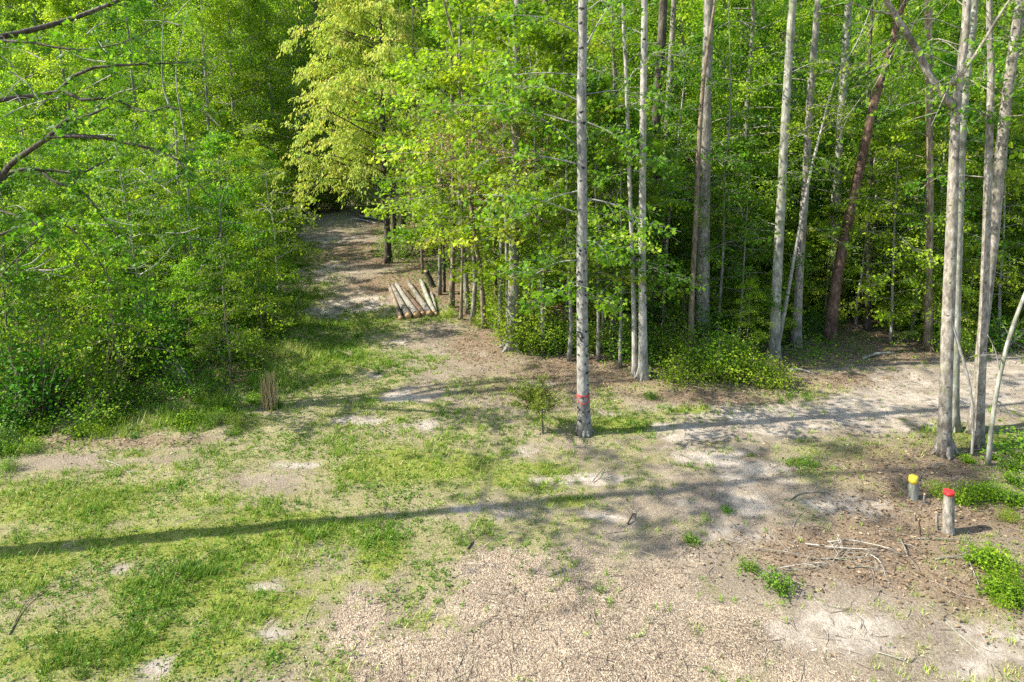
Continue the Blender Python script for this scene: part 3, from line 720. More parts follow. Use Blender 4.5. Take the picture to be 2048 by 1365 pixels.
for k in range(26):
    z = zr + R.uniform(.12, 3.2) if k < 22 else zr - R.uniform(.15, .3); a = R.uniform(-75, 75); L = R.uniform(.015, .05)
    ribbon(t1, [(a, z), (a + R.uniform(-10, 14), z - L * .5), (a + R.uniform(-6, 16), z - L)], R.uniform(.014, .035), OFF).build('bark_knot', M['black'], t1.root)
scar.build('bark_scar', M['black'], t1.root)
tt = t1
for (y0, dx, dy, r_) in [(110, 70, -110, .02), (205, -140, -30, .016), (190, 150, 10, .012), (330, -190, -10, .018), (380, -120, 60, .014), (395, 140, 60, .016), (480, 60, 40, .012), (520, -110, 40, .016), (70, -150, -40, .016), (30, 120, -60, .014),
                         (250, -260, -40, .018), (430, -200, -40, .014), (560, -80, 60, .010), (240, 130, 90, .012), (300, -150, -90, .014), (150, -210, 20, .014), (600, 70, 20, .008)]:
    p0 = np.array(atY(1164, y0, t1.B.y)) - t1.o; p1 = np.array(atY(1164 + dx, y0 + dy, t1.B.y + R.uniform(-.8, .8))) - t1.o
    t1.limb([p0, (p0 + p1) / 2 + [0, 0, .12], p1], r_, .005, 14, 10, .095, 'lobed', (.3, .8), 5, .2, .3)
t1.crown_top(10.3, 12, 2.8)
t1.done('mid')

def simple(name, pts, bark, label, leafm='mid', nbr=8, z=(3, 9), L=(.8, 2.0), top=19, crown=True, shape='oval', **kw):
    br = dict(az=kw.pop('az', None), leaf=kw.pop('leaf', .085), tw=kw.pop('tw', 8))
    t = Tree(name, pts, bark, label, top=top, **kw)
    if nbr: t.branches(nbr, z[0], z[1], L, shape=shape, **br)
    if crown: t.crown_top(t.P[len(pts) - 1].z - t.o[2] + .8, 6, 2.3)
    t.done(leafm); return t
simple('beech_tree', [(1027, 697, 36), (1026, 640, 24), (1028, 500, 20), (1030, 300, 16), (1033, 100, 14), (1035, 0, 13)], 'grey', 'grey barked tree with a thick dark foot, left of the red-smile tree', nbr=14, z=(2.5, 9), L=(1.2, 2.8), shape='lobed', leaf=.095)
simple('beech_tree', [(1286, 757, 22), (1286, 700, 17), (1284, 500, 14.5), (1286, 250, 13.5), (1289, 0, 12)], 'paleclean', 'straight whitish trunk, thicker of the close pair right of the red-smile tree', nbr=6, L=(.6, 1.5))
simple('beech_tree', [(1270, 752, 12), (1267, 600, 9), (1258, 330, 8), (1252, 150, 7), (1246, 0, 6)], 'paleclean', 'thin pale stem, thinner of the close pair right of the red-smile tree', nbr=7, z=(5, 9), L=(.8, 1.8), top=13, crown=False)
simple('young_tree', [(1381, 714, 13), (1384, 600, 10), (1395, 350, 9), (1405, 180, 8), (1418, 80, 6), (1430, 0, 5)], 'brownb', 'thin brown trunk leaning against the broad grey trunk in the woods', nbr=4, L=(.6, 1.4), top=13, crown=False)
simple('oak_tree', [(1403, 695, 32), (1405, 600, 27), (1408, 400, 23), (1412, 200, 20), (1417, 0, 18)], 'grey', 'broad straight grey trunk rising behind the bright green bush by the road', nbr=5, z=(4, 9), L=(.8, 1.6))
simple('oak_tree', [(1306, 640, 20), (1308, 450, 18), (1312, 250, 17), (1322, 100, 17), (1327, 0, 16)], 'darkb', 'dark trunk deep in the woods right behind the pale close pair', nbr=6, z=(3, 9))
simple('oak_tree', [(1326, 620, 12), (1332, 300, 11), (1340, 150, 11), (1348, 0, 10)], 'grey', 'slim grey trunk between the dark trunk and the broad grey trunk', nbr=5, z=(3, 9))
simple('poplar_tree', [(1548, 716, 23), (1552, 600, 19), (1562, 400, 17), (1574, 180, 15), (1586, 0, 14)], 'greygreen', 'pale lichen-grey trunk leaning slightly right behind the road bend', nbr=5, z=(3, 9), L=(.6, 1.5))
simple('poplar_tree', [(1592, 694, 20), (1598, 560, 16), (1610, 380, 14), (1620, 200, 13), (1636, 0, 11)], 'grey', 'grey trunk with a dark foot behind the lichen-grey trunk and the thin slanting stem', nbr=6, z=(3, 9))
simple('sapling_tree', [(1553, 706, 9), (1575, 590, 7), (1598, 460, 5.5), (1622, 340, 5), (1645, 250, 4)], 'paleclean', 'thin pale stem slanting right in front of the lichen-grey trunk', nbr=12, z=(4.5, 7.5), L=(.5, 1.2), top=9, crown=False, leafm='bright')
simple('poplar_tree', [(1668, 640, 17), (1670, 500, 15), (1678, 300, 14), (1688, 150, 14), (1697, 0, 13)], 'greygreen', 'grey-green trunk partly behind the dark red leaning trunk', nbr=6, z=(3, 9))
simple('pine_tree', [(1659, 684, 24), (1668, 600, 21), (1684, 500, 19), (1712, 370, 17), (1748, 210, 15), (1780, 100, 13), (1808, 0, 11)], 'redb', 'dark reddish brown trunk leaning strongly right in the woods', nbr=4, z=(5, 9), flare=1.2)
simple('poplar_tree', [(1856, 700, 16), (1857, 560, 14), (1860, 400, 12), (1858, 200, 12), (1857, 0, 13)], 'brownb', 'plain brown trunk in the shade just left of the front right tree group', nbr=5, z=(3, 9))
simple('young_tree', [(1735, 660, 11), (1738, 500, 9), (1742, 300, 8), (1738, 150, 6)], 'darkb', 'dark slim trunk in the shade right of the red leaning trunk', nbr=8, z=(3, 9), top=12, crown=False)
# front right group
t = Tree('maple_tree', [(1888, 908, 32), (1889, 860, 25), (1894, 700, 23), (1903, 450, 20.5), (1912, 220, 16), (1924, 120, 15), (1934, 0, 14)], 'mottled', 'thickest front trunk of the right group, forking high up beside the road', flare=1.4)
p0 = np.array(atY(1908, 215, t.B.y)) - t.o
t.limb([p0, np.array(atY(1870, 170, t.B.y)) - t.o, np.array(atY(1828, 90, t.B.y)) - t.o, np.array(atY(1772, 0, t.B.y - .3)) - t.o, np.array(atY(1730, -110, t.B.y - .5)) - t.o], .075, .03, 14, 8, .09, 'oval', (.4, 1.0), 7, .4, .3)
p0 = np.array(atY(1790, 30, t.B.y)) - t.o
t.limb([p0, np.array(atY(1740, 20, t.B.y)) - t.o, np.array(atY(1690, 0, t.B.y)) - t.o], .02, .01, 5, 8, .09)
t.limb([np.array(atY(1905, 170, t.B.y)) - t.o, np.array(atY(1945, 120, t.B.y - .3)) - t.o, np.array(atY(2000, 30, t.B.y - .6)) - t.o, np.array(atY(2040, -30, t.B.y - .6)) - t.o], .035, .015, 14, 9, .09, hang=.25)
t.branches(12, 6, 10, (1.0, 2.2), az=(2.7, .8), tw=8, nl=6, leaf=.08, droop=.8, hang=.6, r=.01)
t.crown_top(10.3, 10, 2.5); t.done('mid')
simple('maple_tree', [(1906, 862, 22), (1910, 700, 17), (1917, 450, 16), (1926, 250, 14), (1936, 130, 13), (1950, 0, 11)], 'greygreen', 'lichen-grey trunk close behind the thickest front trunk at right', nbr=4, z=(6, 9), L=(.6, 1.4))
simple('maple_tree', [(1957, 895, 19), (1962, 760, 16.5), (1970, 550, 15), (1976, 350, 14), (1982, 150, 12), (1978, 0, 10)], 'mottled', 'brown trunk between the thickest front trunk and the thin slanting stem at right', nbr=6, z=(5, 9), L=(.8, 1.6))
simple('maple_tree', [(1946, 868, 20), (1962, 700, 18), (1985, 480, 21), (2002, 300, 19), (2020, 150, 18), (2042, 0, 18)], 'mottled', 'grey trunk leaning right, crossing behind the brown trunk at right', nbr=8, z=(6, 9.5), L=(1, 2))
t = Tree('sapling_tree', [(1976, 930, 10), (1985, 840, 8.5), (1998, 760, 8), (2016, 685, 7.5), (2036, 625, 7), (2056, 575, 6.5), (2120, 430, 5)], 'greygreen', 'thin pale stem leaning right at the right edge of the photo', top=8, flare=1.1, seg=8)
for q in ([(2000, 745), (1990, 700), (1975, 670)], [(1992, 800), (2010, 815), (2022, 835)], [(2012, 700), (2030, 680), (2050, 665)]):
    t.limb([np.array(atY(x, y, t.B.y)) - t.o for x, y in q], .012, .004, 2, 3, .07)
t.branches(8, 5.2, 7.5, (.6, 1.4)); t.done('bright')
t = Tree('dead_sapling', [(1944, 912, 6), (1946, 850, 5.5), (1941, 780, 5), (1926, 720, 6), (1908, 660, 6), (1899, 640, 4)], 'paleclean', 'broken bare stem leaning on the thickest front trunk at right', top=0, flare=1.0, seg=6, main=False); t.done()
# trunks along the right side of the grassy track
for pts, bark, lab, kw in [
    ([(903, 615, 17), (905, 540, 13), (907, 440, 11), (905, 250, 10), (900, 60, 9)], 'brownb', 'brown trunk next to the log pile, nearest the cut logs', {}),
    ([(936, 627, 16), (930, 540, 13), (921, 440, 11), (918, 250, 9), (920, 60, 8)], 'grey', 'grey brown trunk, second to the right of the log pile', {}),
    ([(968, 657, 15), (963, 560, 12), (952, 490, 11), (944, 430, 10), (930, 300, 8)], 'brownb', 'crooked brown trunk, third to the right of the log pile', {}),
    ([(992, 640, 10), (990, 520, 9), (987, 380, 7), (984, 200, 6)], 'redb', 'thin reddish trunk just left of the thick-footed grey tree', {}),
    ([(889, 585, 8), (888, 520, 7), (885, 430, 6), (884, 300, 5)], 'darkb', 'thin dark stem behind the log pile', {}),
    ([(845, 548, 8), (842, 460, 7), (840, 380, 6), (838, 250, 5)], 'brownb', 'thin brown stem in the shrubs behind the far end of the log pile', {})]:
    simple('young_tree', [(a, b, c * .72) for a, b, c in pts], bark, lab, nbr=15, z=(1.6, 8), L=(.7, 1.8), top=12, crown=False, leafm='mid', flare=1.1)
simple('young_tree', [(1205, 700, 7), (1206, 600, 6), (1200, 400, 5)], 'grey', 'thin grey stem in the leafy edge right behind the red-smile tree', nbr=9, z=(2, 6), L=(.5, 1.2), top=8, crown=False, shape='lobed')
simple('young_tree', [(1226, 718, 9), (1225, 640, 7.5), (1222, 520, 6), (1220, 400, 5)], 'darkb', 'thin dark trunk between the red-smile tree and the pale close pair', nbr=9, z=(2, 7), L=(.6, 1.4), top=8, crown=False, shape='lobed')
simple('young_tree', [(1327, 655, 7), (1330, 560, 6), (1338, 440, 5)], 'paleclean', 'thin pale sapling stem left of the leaning brown trunk in the woods', nbr=9, z=(2, 6), L=(.5, 1.2), top=8, crown=False)
simple('young_tree', [(1432, 690, 8), (1440, 600, 6), (1446, 500, 5), (1450, 350, 4)], 'grey', 'thin grey sapling stem right of the broad grey trunk', nbr=10, z=(3, 7), L=(.5, 1.2), top=9, crown=False)

for pts, lab in [([(386, 640, 8), (374, 540, 6.5), (365, 460, 6), (356, 360, 5), (350, 250, 4)], 'thin pale stem in the left-hand thicket, left one of the close pair'),
                 ([(394, 648, 7), (384, 560, 6), (379, 460, 5), (376, 380, 4)], 'thin pale stem in the left-hand thicket, right one of the close pair'),
                 ([(562, 655, 5), (556, 575, 4), (552, 510, 3)], 'slim sapling standing by itself at the left edge of the grassy track')]:
    simple('young_tree', pts, 'paleclean', lab, leafm='bright', nbr=12, z=(1.8, 6), L=(.5, 1.3), top=9 if pts[0][0] < 500 else 4.5, crown=False, main=False, flare=1.1)
for k in range(34):
    x0, y0 = R.uniform(20, 470), R.uniform(690, 800); B = at(x0, y0); L = R.uniform(.8, 2.2); a = R.uniform(0, 2 * PI); e = R.uniform(.5, 1.4)
    d = np.array([math.cos(a) * math.cos(e), math.sin(a) * math.cos(e), math.sin(e)]); mb = MB()
    Q = resample([(0, 0, 0), d * L * .5 + [0, 0, .1], d * L + [0, 0, -.1 * L]], 8); tube(mb, Q, np.linspace(.011, .004, 8), 5, .1)
    for j in range(3): tube(mb, np.stack([Q[3 + j], Q[3 + j] + R.normal(0, .18, 3) + [0, 0, .12]]), [.005, .002], 3, cap=False)
    o = mb.build('bare_stem', M[['paleclean', 'grey', 'brownb'][k % 3]]); o.location = B
    tag(o, 'bare leafless stem sticking out of the left-hand thicket', 'bare stem', 'bare stems in the left-hand thicket')

# the yellow-leaved weeping trees over the track
def weeping(name, pts, bark, label, leafm, spread, z0, zt, n, az, rb=None, seed=1, leaf=.17, shape='narrow', hang=.7):
    t = Tree(name, pts, bark, label, top=zt, flare=1.2)
    for k in range(n):
        z = z0 + (zt - z0) * (k + R.uniform()) / n; p, rr = t.pos(min(z, t.Q[-1, 2] - .1)); u = (z - z0) / (zt - z0)
        a = R.normal(az, 1.1) if R.uniform() < .8 else R.uniform(0, 2 * PI); l_ = spread * R.uniform(.5, 1.1) * (1 - .5 * u ** 2)
        d = np.array([math.cos(a), math.sin(a), R.uniform(.15, .6)])
        t.limb([p, p + d * l_ * .45, p + d * l_ * .8 + [0, 0, -.06 * l_], p + d * l_ + [0, 0, -.32 * l_]], max(.02, rr * .4), .006, 22, 24, leaf, shape, (.35, 1.1), 5, hang, .25, .9)
    t.done(leafm); return t
weeping('willow_oak', [(777, 527, 15), (774, 460, 12), (770, 390, 11), (766, 250, 9), (762, 100, 7)], 'darkb', 'yellow leaved weeping tree with a dark trunk beside the grassy track', 'yellow', 3.7, 3.0, 15, 80, PI + .6, leaf=.16, hang=.5)
weeping('willow_oak', [(790, 488, 11), (786, 420, 10), (782, 330, 9), (790, 150, 7)], 'darkb', 'yellow green weeping tree just behind the front dark trunk by the track', 'bright', 3.4, 3.4, 16, 50, PI + .2, leaf=.15, hang=.45)
weeping('willow_oak', [(807, 462, 11), (803, 400, 10), (800, 300, 8)], 'darkb', 'light green weeping tree farthest back of the dark trunks by the track', 'bright', 4.2, 3.6, 16, 40, PI + .6)
weeping('willow_oak', [(831, 468, 10), (829, 400, 9), (840, 250, 8)], 'brownb', 'light green weeping tree on the brown trunk right of the dark trunks by the track', 'bright', 4.0, 3.4, 14, 46, -PI / 2 - .2, leaf=.15, shape='rhomb', hang=.4)

# brown-leaved saplings, cedar, left-hand limbs
for (x, y, lab) in ((905, 560, 'sapling holding dry tan leaves above the log pile'),):
    P = at(x, y); plant('sapling_d', 'beech_sapling', P, .95, R.uniform(0, 6), 'brown', lab, 'sapling')
for x, y, sc_, lab in [(1000, 672, 1.3, 'big-leaved sapling right behind the thick-footed grey tree, left of it'), (1085, 708, 1.25, 'big-leaved sapling filling the gap between the thick-footed grey tree and the red-smile tree'),
                       (1138, 722, 1.15, 'big-leaved sapling just left behind the red-smile tree'), (1196, 722, 1.0, 'big-leaved sapling just right behind the red-smile tree'), (945, 645, 1.35, 'big-leaved sapling among the brown trunks right of the log pile'),
                       (880, 590, 1.4, 'big-leaved sapling leaning over the log pile'), (1240, 735, .9, 'big-leaved sapling left of the pale close pair')]:
    plant('sapling_d', 'maple_sapling', at(x, y) - Vector((0, 0, .03)), sc_, R.uniform(0, 6), 'bright' if x < 1140 else 'mid', lab, 'sapling')
simple('beech_sapling', [(1016, 692, 7), (1012, 450, 5.5), (1006, 260, 4)], 'grey', 'slender sapling holding dry tan leaves by the thick-footed grey tree', leafm='brown', nbr=22, z=(4.1, 6.3), L=(.6, 1.9), top=6.9, crown=False, leaf=.075, main=False)
simple('beech_sapling', [(922, 640, 6), (925, 450, 5), (918, 270, 3.5)], 'brownb', 'slender sapling holding dry tan leaves among the trunks right of the log pile', leafm='brown', nbr=16, z=(4.0, 6.5), L=(.6, 1.7), top=7.2, crown=False, leaf=.08, main=False)
def big_left():
    t = Tree('gum_tree', [(-110, 848, 55), (-100, 700, 48), (-75, 540, 42), (-60, 420, 36), (-90, 250, 30), (-110, 60, 24)], 'darkb', 'large dark barked tree at left reaching crooked limbs into the picture', top=15, main=False)
    Y = t.B.y
    def A(x, y, dy=0): return np.array(atY(x, y, Y + dy)) - t.o
    kw = dict(nl=13, leaf=.085, shape='lobed', tl=(.3, .8), hang=.12)
    t.limb([A(-70, 450), A(-20, 395), A(15, 335), A(60, 300, -.2), (A(105, 270, -.3))], .07, .045, 6, **kw)
    t.limb([A(100, 272, -.3), A(130, 242, -.4), A(165, 236, -.5), A(215, 215, -.6)], .05, .014, 12, **kw)
    t.limb([A(100, 272, -.3), A(200, 275, -.4), A(260, 288, -.4), A(320, 303, -.5), A(360, 325, -.6), A(385, 355, -.6), A(420, 395, -.8)], .05, .010, 26, **kw)
    t.limb([A(-60, 440), A(0, 365, .3), A(30, 342, .4), A(90, 340, .5), (A(160, 347, .6)), A(195, 330, .7), A(225, 318, .8)], .06, .012, 16, **kw)
    t.limb([A(160, 347, .6), A(140, 385, .5), A(142, 400, .5)], .02, .014, 3, **kw)
    t.limb([A(80, 340, .5), A(110, 365, .4), A(165, 385, .2), A(210, 440, 0), A(270, 520, -.3)], .03, .007, 22, **kw)
    t.limb([A(-95, 230), A(0, 200, .4), A(80, 190, .7), A(125, 180, .8), A(150, 150, .9), A(190, 135, 1), A(300, 128, 1), A(410, 125, 1.1)], .06, .008, 30, **kw)
    t.limb([A(125, 180, .8), A(165, 200, .6), A(220, 196, .5), A(255, 212, .5), A(300, 225, .4), A(330, 213, .4), A(385, 225, .3)], .04, .008, 22, **kw)
    t.limb([A(-110, 60), A(-20, 80, -.4), A(60, 85, -.7), A(150, 100, -.8), A(250, 85, -1), A(330, 40, -1)], .035, .007, 24, **kw)
    t.limb([A(-110, 90), A(20, 70, .5), A(120, 45, .8), A(180, 25, 1), A(250, -5, 1.1), A(330, -50, 1.2)], .07, .03, 20, **kw)
    t.limb([A(-95, 600), A(-10, 560, -.3), A(40, 510, -.6), A(110, 450, -.7)], .03, .008, 18, **kw)
    t.limb([A(-95, 520), A(0, 470, -.1), A(110, 440, .1), A(180, 500, .1), A(240, 590, .1)], .035, .006, 26, **kw)
    t.limb([A(-100, 420), A(-10, 420, -.6), A(80, 455, -.9), A(160, 540, -1)], .03, .006, 22, **kw)
    t.crown_top(9.5, 8, 2.4, .15); t.done('mid')
    for k in range(46):
        x, y, dy = R.uniform(-60, 400), R.uniform(20, 560), R.uniform(-1, .8); a = R.uniform(-.9, .9) + R.choice([0, PI]); L = R.uniform(25, 95)
        P = [A(x, y, dy), A(x + L * .5 * math.cos(a), y + L * .5 * math.sin(a) - R.uniform(-8, 12), dy + R.uniform(-.15, .15)), A(x + L * math.cos(a), y + L * math.sin(a), dy + R.uniform(-.3, .3))]
        mb = MB(); tube(mb, resample(P, 7), np.linspace(.013, .004, 7), 4, .1, cap=False); mb.build('bare_twig', M['paleclean'], t.root)
big_left()
# shade tree just outside the left edge whose trunk lays the long shadow across the grass
t = Tree('shade_tree', [(-560, 1165, 56), (-566, 700, 48), (-570, 300, 42), (-575, 0, 36)], 'grey', 'tall tree just outside the left edge whose long shadow crosses the grass', top=17, main=False, Yk=.25)
t.crown_top(8.2, 26, 2.1, .16, 11)
t.done('mid')

# bushes and saplings that close the far end of the track
for x, y, k, sc_, lf, lab in [(585, 432, 'sapling_a', .8, 'bright', 'bright sapling at the left corner of the far end of the track'), (612, 424, 'shrub_c', 1.3, 'mid', 'tall bush at the middle of the far end of the track'),
                              (648, 420, 'sapling_c', 1.0, 'yellow', 'yellowish sapling at the middle of the far end of the track'), (668, 424, 'shrub_c', 1.2, 'bright', 'bright bush right of the middle of the far end of the track'),
                              (700, 424, 'sapling_a', .8, 'mid', 'green sapling at the right corner of the far end of the track'), (735, 430, 'shrub_c', 1.3, 'bright', 'bright tall bush behind the fallen logs at the far end of the track')]:
    plant(k, 'bush' if 'bush' in lab else 'sapling', at(x, y) - Vector((0, 0, .03)), sc_, R.uniform(0, 6), lf, lab, 'bush' if 'bush' in lab else 'sapling')
for x, y, sc_, lab in [(430, 452, 1.15, 'bright yellow-green tree, leftmost of those left of the far end of the track'), (478, 444, 1.25, 'bright yellow-green tree second from left of those left of the far end of the track'),
                       (520, 440, 1.15, 'bright yellow-green tree in the middle of those left of the far end of the track'), (556, 436, 1.3, 'bright yellow-green tree nearest the left side of the far end of the track'),
                       (600, 427, 1.35, 'bright yellow-green tree standing right behind the far end of the track')]:
    P = at(x, y); plant('tree_c', 'woodland_tree', P - Vector((0, 0, .03)), sc_, R.uniform(0, 6), 'bright', lab, 'tree')
# cedar sapling
def cedar():
    B = at(1086, 868); o = empty('cedar_sapling', B - Vector((0, 0, .02)), 'small feathery cedar sapling on a thin bare stem beside the red-smile tree', 'sapling')
    s = mpp(B); w, l = MB(), MB(); Ht = 118 * s * 1.02
    T = resample([(0, 0, 0), (-1 * s, 0, Ht * .4), (-3 * s, 0, Ht * .75), (0, 0, Ht)], 14); tube(w, T, np.linspace(.016, .004, 14), 6)
    rg = np.random.default_rng(5)
    for k in range(110):
        u = rg.uniform(.36, 1.0); p = np.array([np.interp(u, np.linspace(0, 1, 14), T[:, c]) for c in range(3)])
        a = rg.uniform(0, 2 * PI); L = .50 * (1 - sstep(.5, .95, np.array(u)) * .75) * rg.uniform(.45, 1.15)
        if math.cos(a) < -.2 and u < .62: L *= 1.35
        elif u > .55: L *= .7
        if u > .45 and rg.uniform() < .3: L *= .6
        d = np.array([math.cos(a), math.sin(a), rg.uniform(.2, .8)]); B2 = np.stack([p, p + d * L * .5, p + d * L + [0, 0, -.05 * L]]); tube(w, B2, [.004, .003, .0015], 3, cap=False)
        n = int((120 if u < .65 else 70) * L / .4 * (1.0 if math.cos(a) < .1 else .5)); v = rg.uniform(.2, 1.05, n)
        C = p + d * (L * v)[:, None] + rg.normal(0, .028, (n, 3))
        leaves(l, C, d * .8 + rg.normal(0, .7, (n, 3)), .045, 'narrow', .9, rg)
    w.build('stem', M['darkb'], o); l.build('foliage', M['juniper'], o, smooth=False)
cedar()

# ------------------------------------------------------------------ stumps, logs, branches
def stump(name, x, y, ytop, wpx, bark, label, paint=None, lean=(0, 0), painth=.0, cat='stump', wtop=None):
    B = at(x, y); s = mpp(B); Ht = float((atY(x, ytop, B.y) - B).z)
    o = empty(name, B - Vector((0, 0, .03)), label, cat)
    mb = MB(); r = wpx * s / 2
    T = resample([(0, 0, 0), (lean[0] * .4, lean[1] * .4, Ht * .5), (lean[0], lean[1], Ht)], 14)
    rr = np.interp(np.linspace(0, 1, 14), [0, .12, 1], [r * 1.3, r * 1.05, r * .9])
    if not paint:
        tube(mb, T, rr, 14, .10); mb.build('trunk', M[bark], o)
        c = MB(); tube(c, np.stack([T[-1] - [0, 0, .004], T[-1] + [0, 0, .006]]), rr[-1] * .9, 14, .0); c.build('cut_top', M['cutwood'], o)
    else:
        tube(mb, T, rr, 16, .08); mb.build('trunk', M[bark], o)
        c = MB(); k = Ht - painth; Pn = np.stack([T[-1] - [0, 0, painth], T[-1] - [0, 0, painth * .5], T[-1] + [0, 0, .004], T[-1] + [0, 0, .012]])
        tube(c, Pn, np.array([rr[-1] * 1.05, rr[-1] * 1.06, rr[-1] * 1.05, rr[-1] * .86]), 16, .14); c.build('painted_top', M[paint], o)
    return o
stump('painted_stump', 1896, 1066, 980, 21, 'mottled', 'taller cut stump with a bright red painted top', 'redpaint', (-.035, .02), .05)
stump('painted_stump', 1826, 996, 950, 18, 'greygreen', 'shorter cut stump with a yellow painted top', 'yellowpaint', (-.02, .0), .10)
stump('cut_stub', 1874, 1060, 1021, 5.5, 'grey', 'thin cut stub standing just left of the red topped stump', lean=(-.03, 0))
stump('cut_stub', 1829, 1040, 1024, 3.5, 'grey', 'tiny cut stub in the twigs below the yellow topped stump')
stump('cut_stub', 1848, 1006, 985, 5, 'grey', 'small knobbly stub just right of the yellow topped stump')
stump('cut_stub', 1892, 1165, 1152, 4, 'grey', 'tiny grey stub in the leaf litter below the red topped stump')
stump('cut_stub', 1841, 1070, 1035, 3.5, 'redb', 'thin reddish broken stalk between the two painted stumps', lean=(-.05, 0))
stump('broken_stump', 866, 574, 541, 11, 'darkb', 'dark rotten broken stump standing behind the log pile', lean=(-.25, 0))

LOGS = [((778, 570), (801, 637), 8, 10, 'brownb', 'thin grey log on the outer left edge of the log pile'),
        ((785, 572), (817, 634), 9, 14, 'weathered', 'grey log second from the left in the log pile'),
        ((793, 569), (834, 632), 9, 15, 'grey', 'long grey log third from the left in the log pile'),
        ((806, 577), (847, 629), 9, 12, 'redb', 'reddish barked short log in the middle of the log pile'),
        ((817, 565), (859, 630), 9, 14, 'weathered', 'weathered grey log right of the reddish log'),
        ((832, 583), (853, 612), 7, 8, 'brownb', 'short thin log wedged behind the weathered grey log'),
        ((842, 561), (868, 626), 9, 11, 'greygreen', 'whitest birch-like log on the right side of the log pile'),
        ((863, 585), (872, 628), 6, 7, 'grey', 'thin log half hidden in weeds at the right end of the log pile')]
for i, (a, b, w0, w1, bk, lab) in enumerate(LOGS):
    A_, B_ = at(a[0], a[1] + 4), at(b[0], b[1] + 4); r0, r1 = w0 * .92 * mpp(A_) / 2, w1 * 1.0 * mpp(B_) / 2
    c = (A_ + B_) / 2; o = empty('log', c, lab, 'log', 'cut logs in the log pile')
    A_.z += r0 * .9; B_.z += r1 * .9
    P = resample([tuple(A_ - c), tuple((A_ + B_) / 2 - c + Vector((random.uniform(-.03, .03), 0, .0))), tuple(B_ - c)], 16)
    mb = MB(); tube(mb, P, np.linspace(r0, r1, 16), 12, .10, cap=False); mb.build('bark', M[bk], o)
    for q, (p, d, r_) in enumerate(((P[0], P[0] - P[1], r0), (P[-1], P[-1] - P[-2], r1))):
        d = d / np.linalg.norm(d); e = MB(); tube(e, np.stack([p - d * .02, p + d * .012]), r_ * .97, 12, .05); e.build('cut_end', M['cutwood'], o)
def lie(name, pts, w, bark, label, cat='branch', group=None, side=0, lift=.0):
    P = [at(x, y) for x, y in pts]; c = P[0]; s = mpp(c); r = w * s / 2
    Q = [tuple(p - c + Vector((0, 0, r * .8 + lift + (random.uniform(0, .05) if 0 < i < len(P) - 1 else 0)))) for i, p in enumerate(P)]
    Q = resample(Q, 14); mb = MB(); tube(mb, Q, np.linspace(r, r * .45, 14), 6, .1, r=R.uniform(.3, .9))
    for k in range(side):
        i = random.randint(3, 11); d = Q[i + 1] - Q[i]; a = math.atan2(d[1], d[0]) + random.choice([-1, 1]) * random.uniform(.4, .9); L = random.uniform(.15, .45)
        tube(mb, np.stack([Q[i], Q[i] + [math.cos(a) * L * .5, math.sin(a) * L * .5, .04], Q[i] + [math.cos(a) * L, math.sin(a) * L, .02]]), [r * .5, r * .4, r * .2], 4, r=.6)
    o = mb.build(name, M[bark]); o.location = c
    return tag(o, label, cat, group)
G = 'cut branches lying in the twig pile'
for pts, w, lab in [([(1655, 1087), (1705, 1090), (1785, 1102)], 4.5, 'longest pale branch along the back of the twig pile'),
                    ([(1610, 1093), (1680, 1104), (1760, 1105)], 4, 'pale branch second from the back of the twig pile'),
                    ([(1495, 1100), (1570, 1113), (1680, 1130)], 2.5, 'thin long branch sticking out left of the twig pile'),
                    ([(1665, 1127), (1678, 1112), (1692, 1097)], 4, 'short branch crossing steeply over the middle of the twig pile'),
                    ([(1800, 1085), (1807, 1100), (1812, 1117), (1790, 1113)], 5, 'hooked branch at the right end of the twig pile'),
                    ([(1560, 1143), (1620, 1140), (1655, 1135)], 4, 'pale branch at the front left of the twig pile'),
                    ([(1540, 1153), (1600, 1150), (1650, 1138)], 3.5, 'frontmost branch at the left of the twig pile'),
                    ([(1680, 1138), (1730, 1136), (1770, 1141)], 3.5, 'grey branch at the front right of the twig pile'),
                    ([(1740, 1112), (1755, 1125), (1768, 1137)], 3, 'thin branch slanting down the right side of the twig pile'),
                    ([(1640, 1122), (1700, 1122), (1755, 1116)], 3.5, 'branch lying through the centre of the twig pile'),
                    ([(1680, 1123), (1700, 1106), (1740, 1100)], 3, 'bent branch looping over the centre of the twig pile')]:
    lie('branch', pts, w * .72, random.choice(['grey', 'greygreen', 'paleclean', 'grey']), lab, 'branch', G, 3, random.uniform(0, .05))
G = 'single branches lying on the ground'
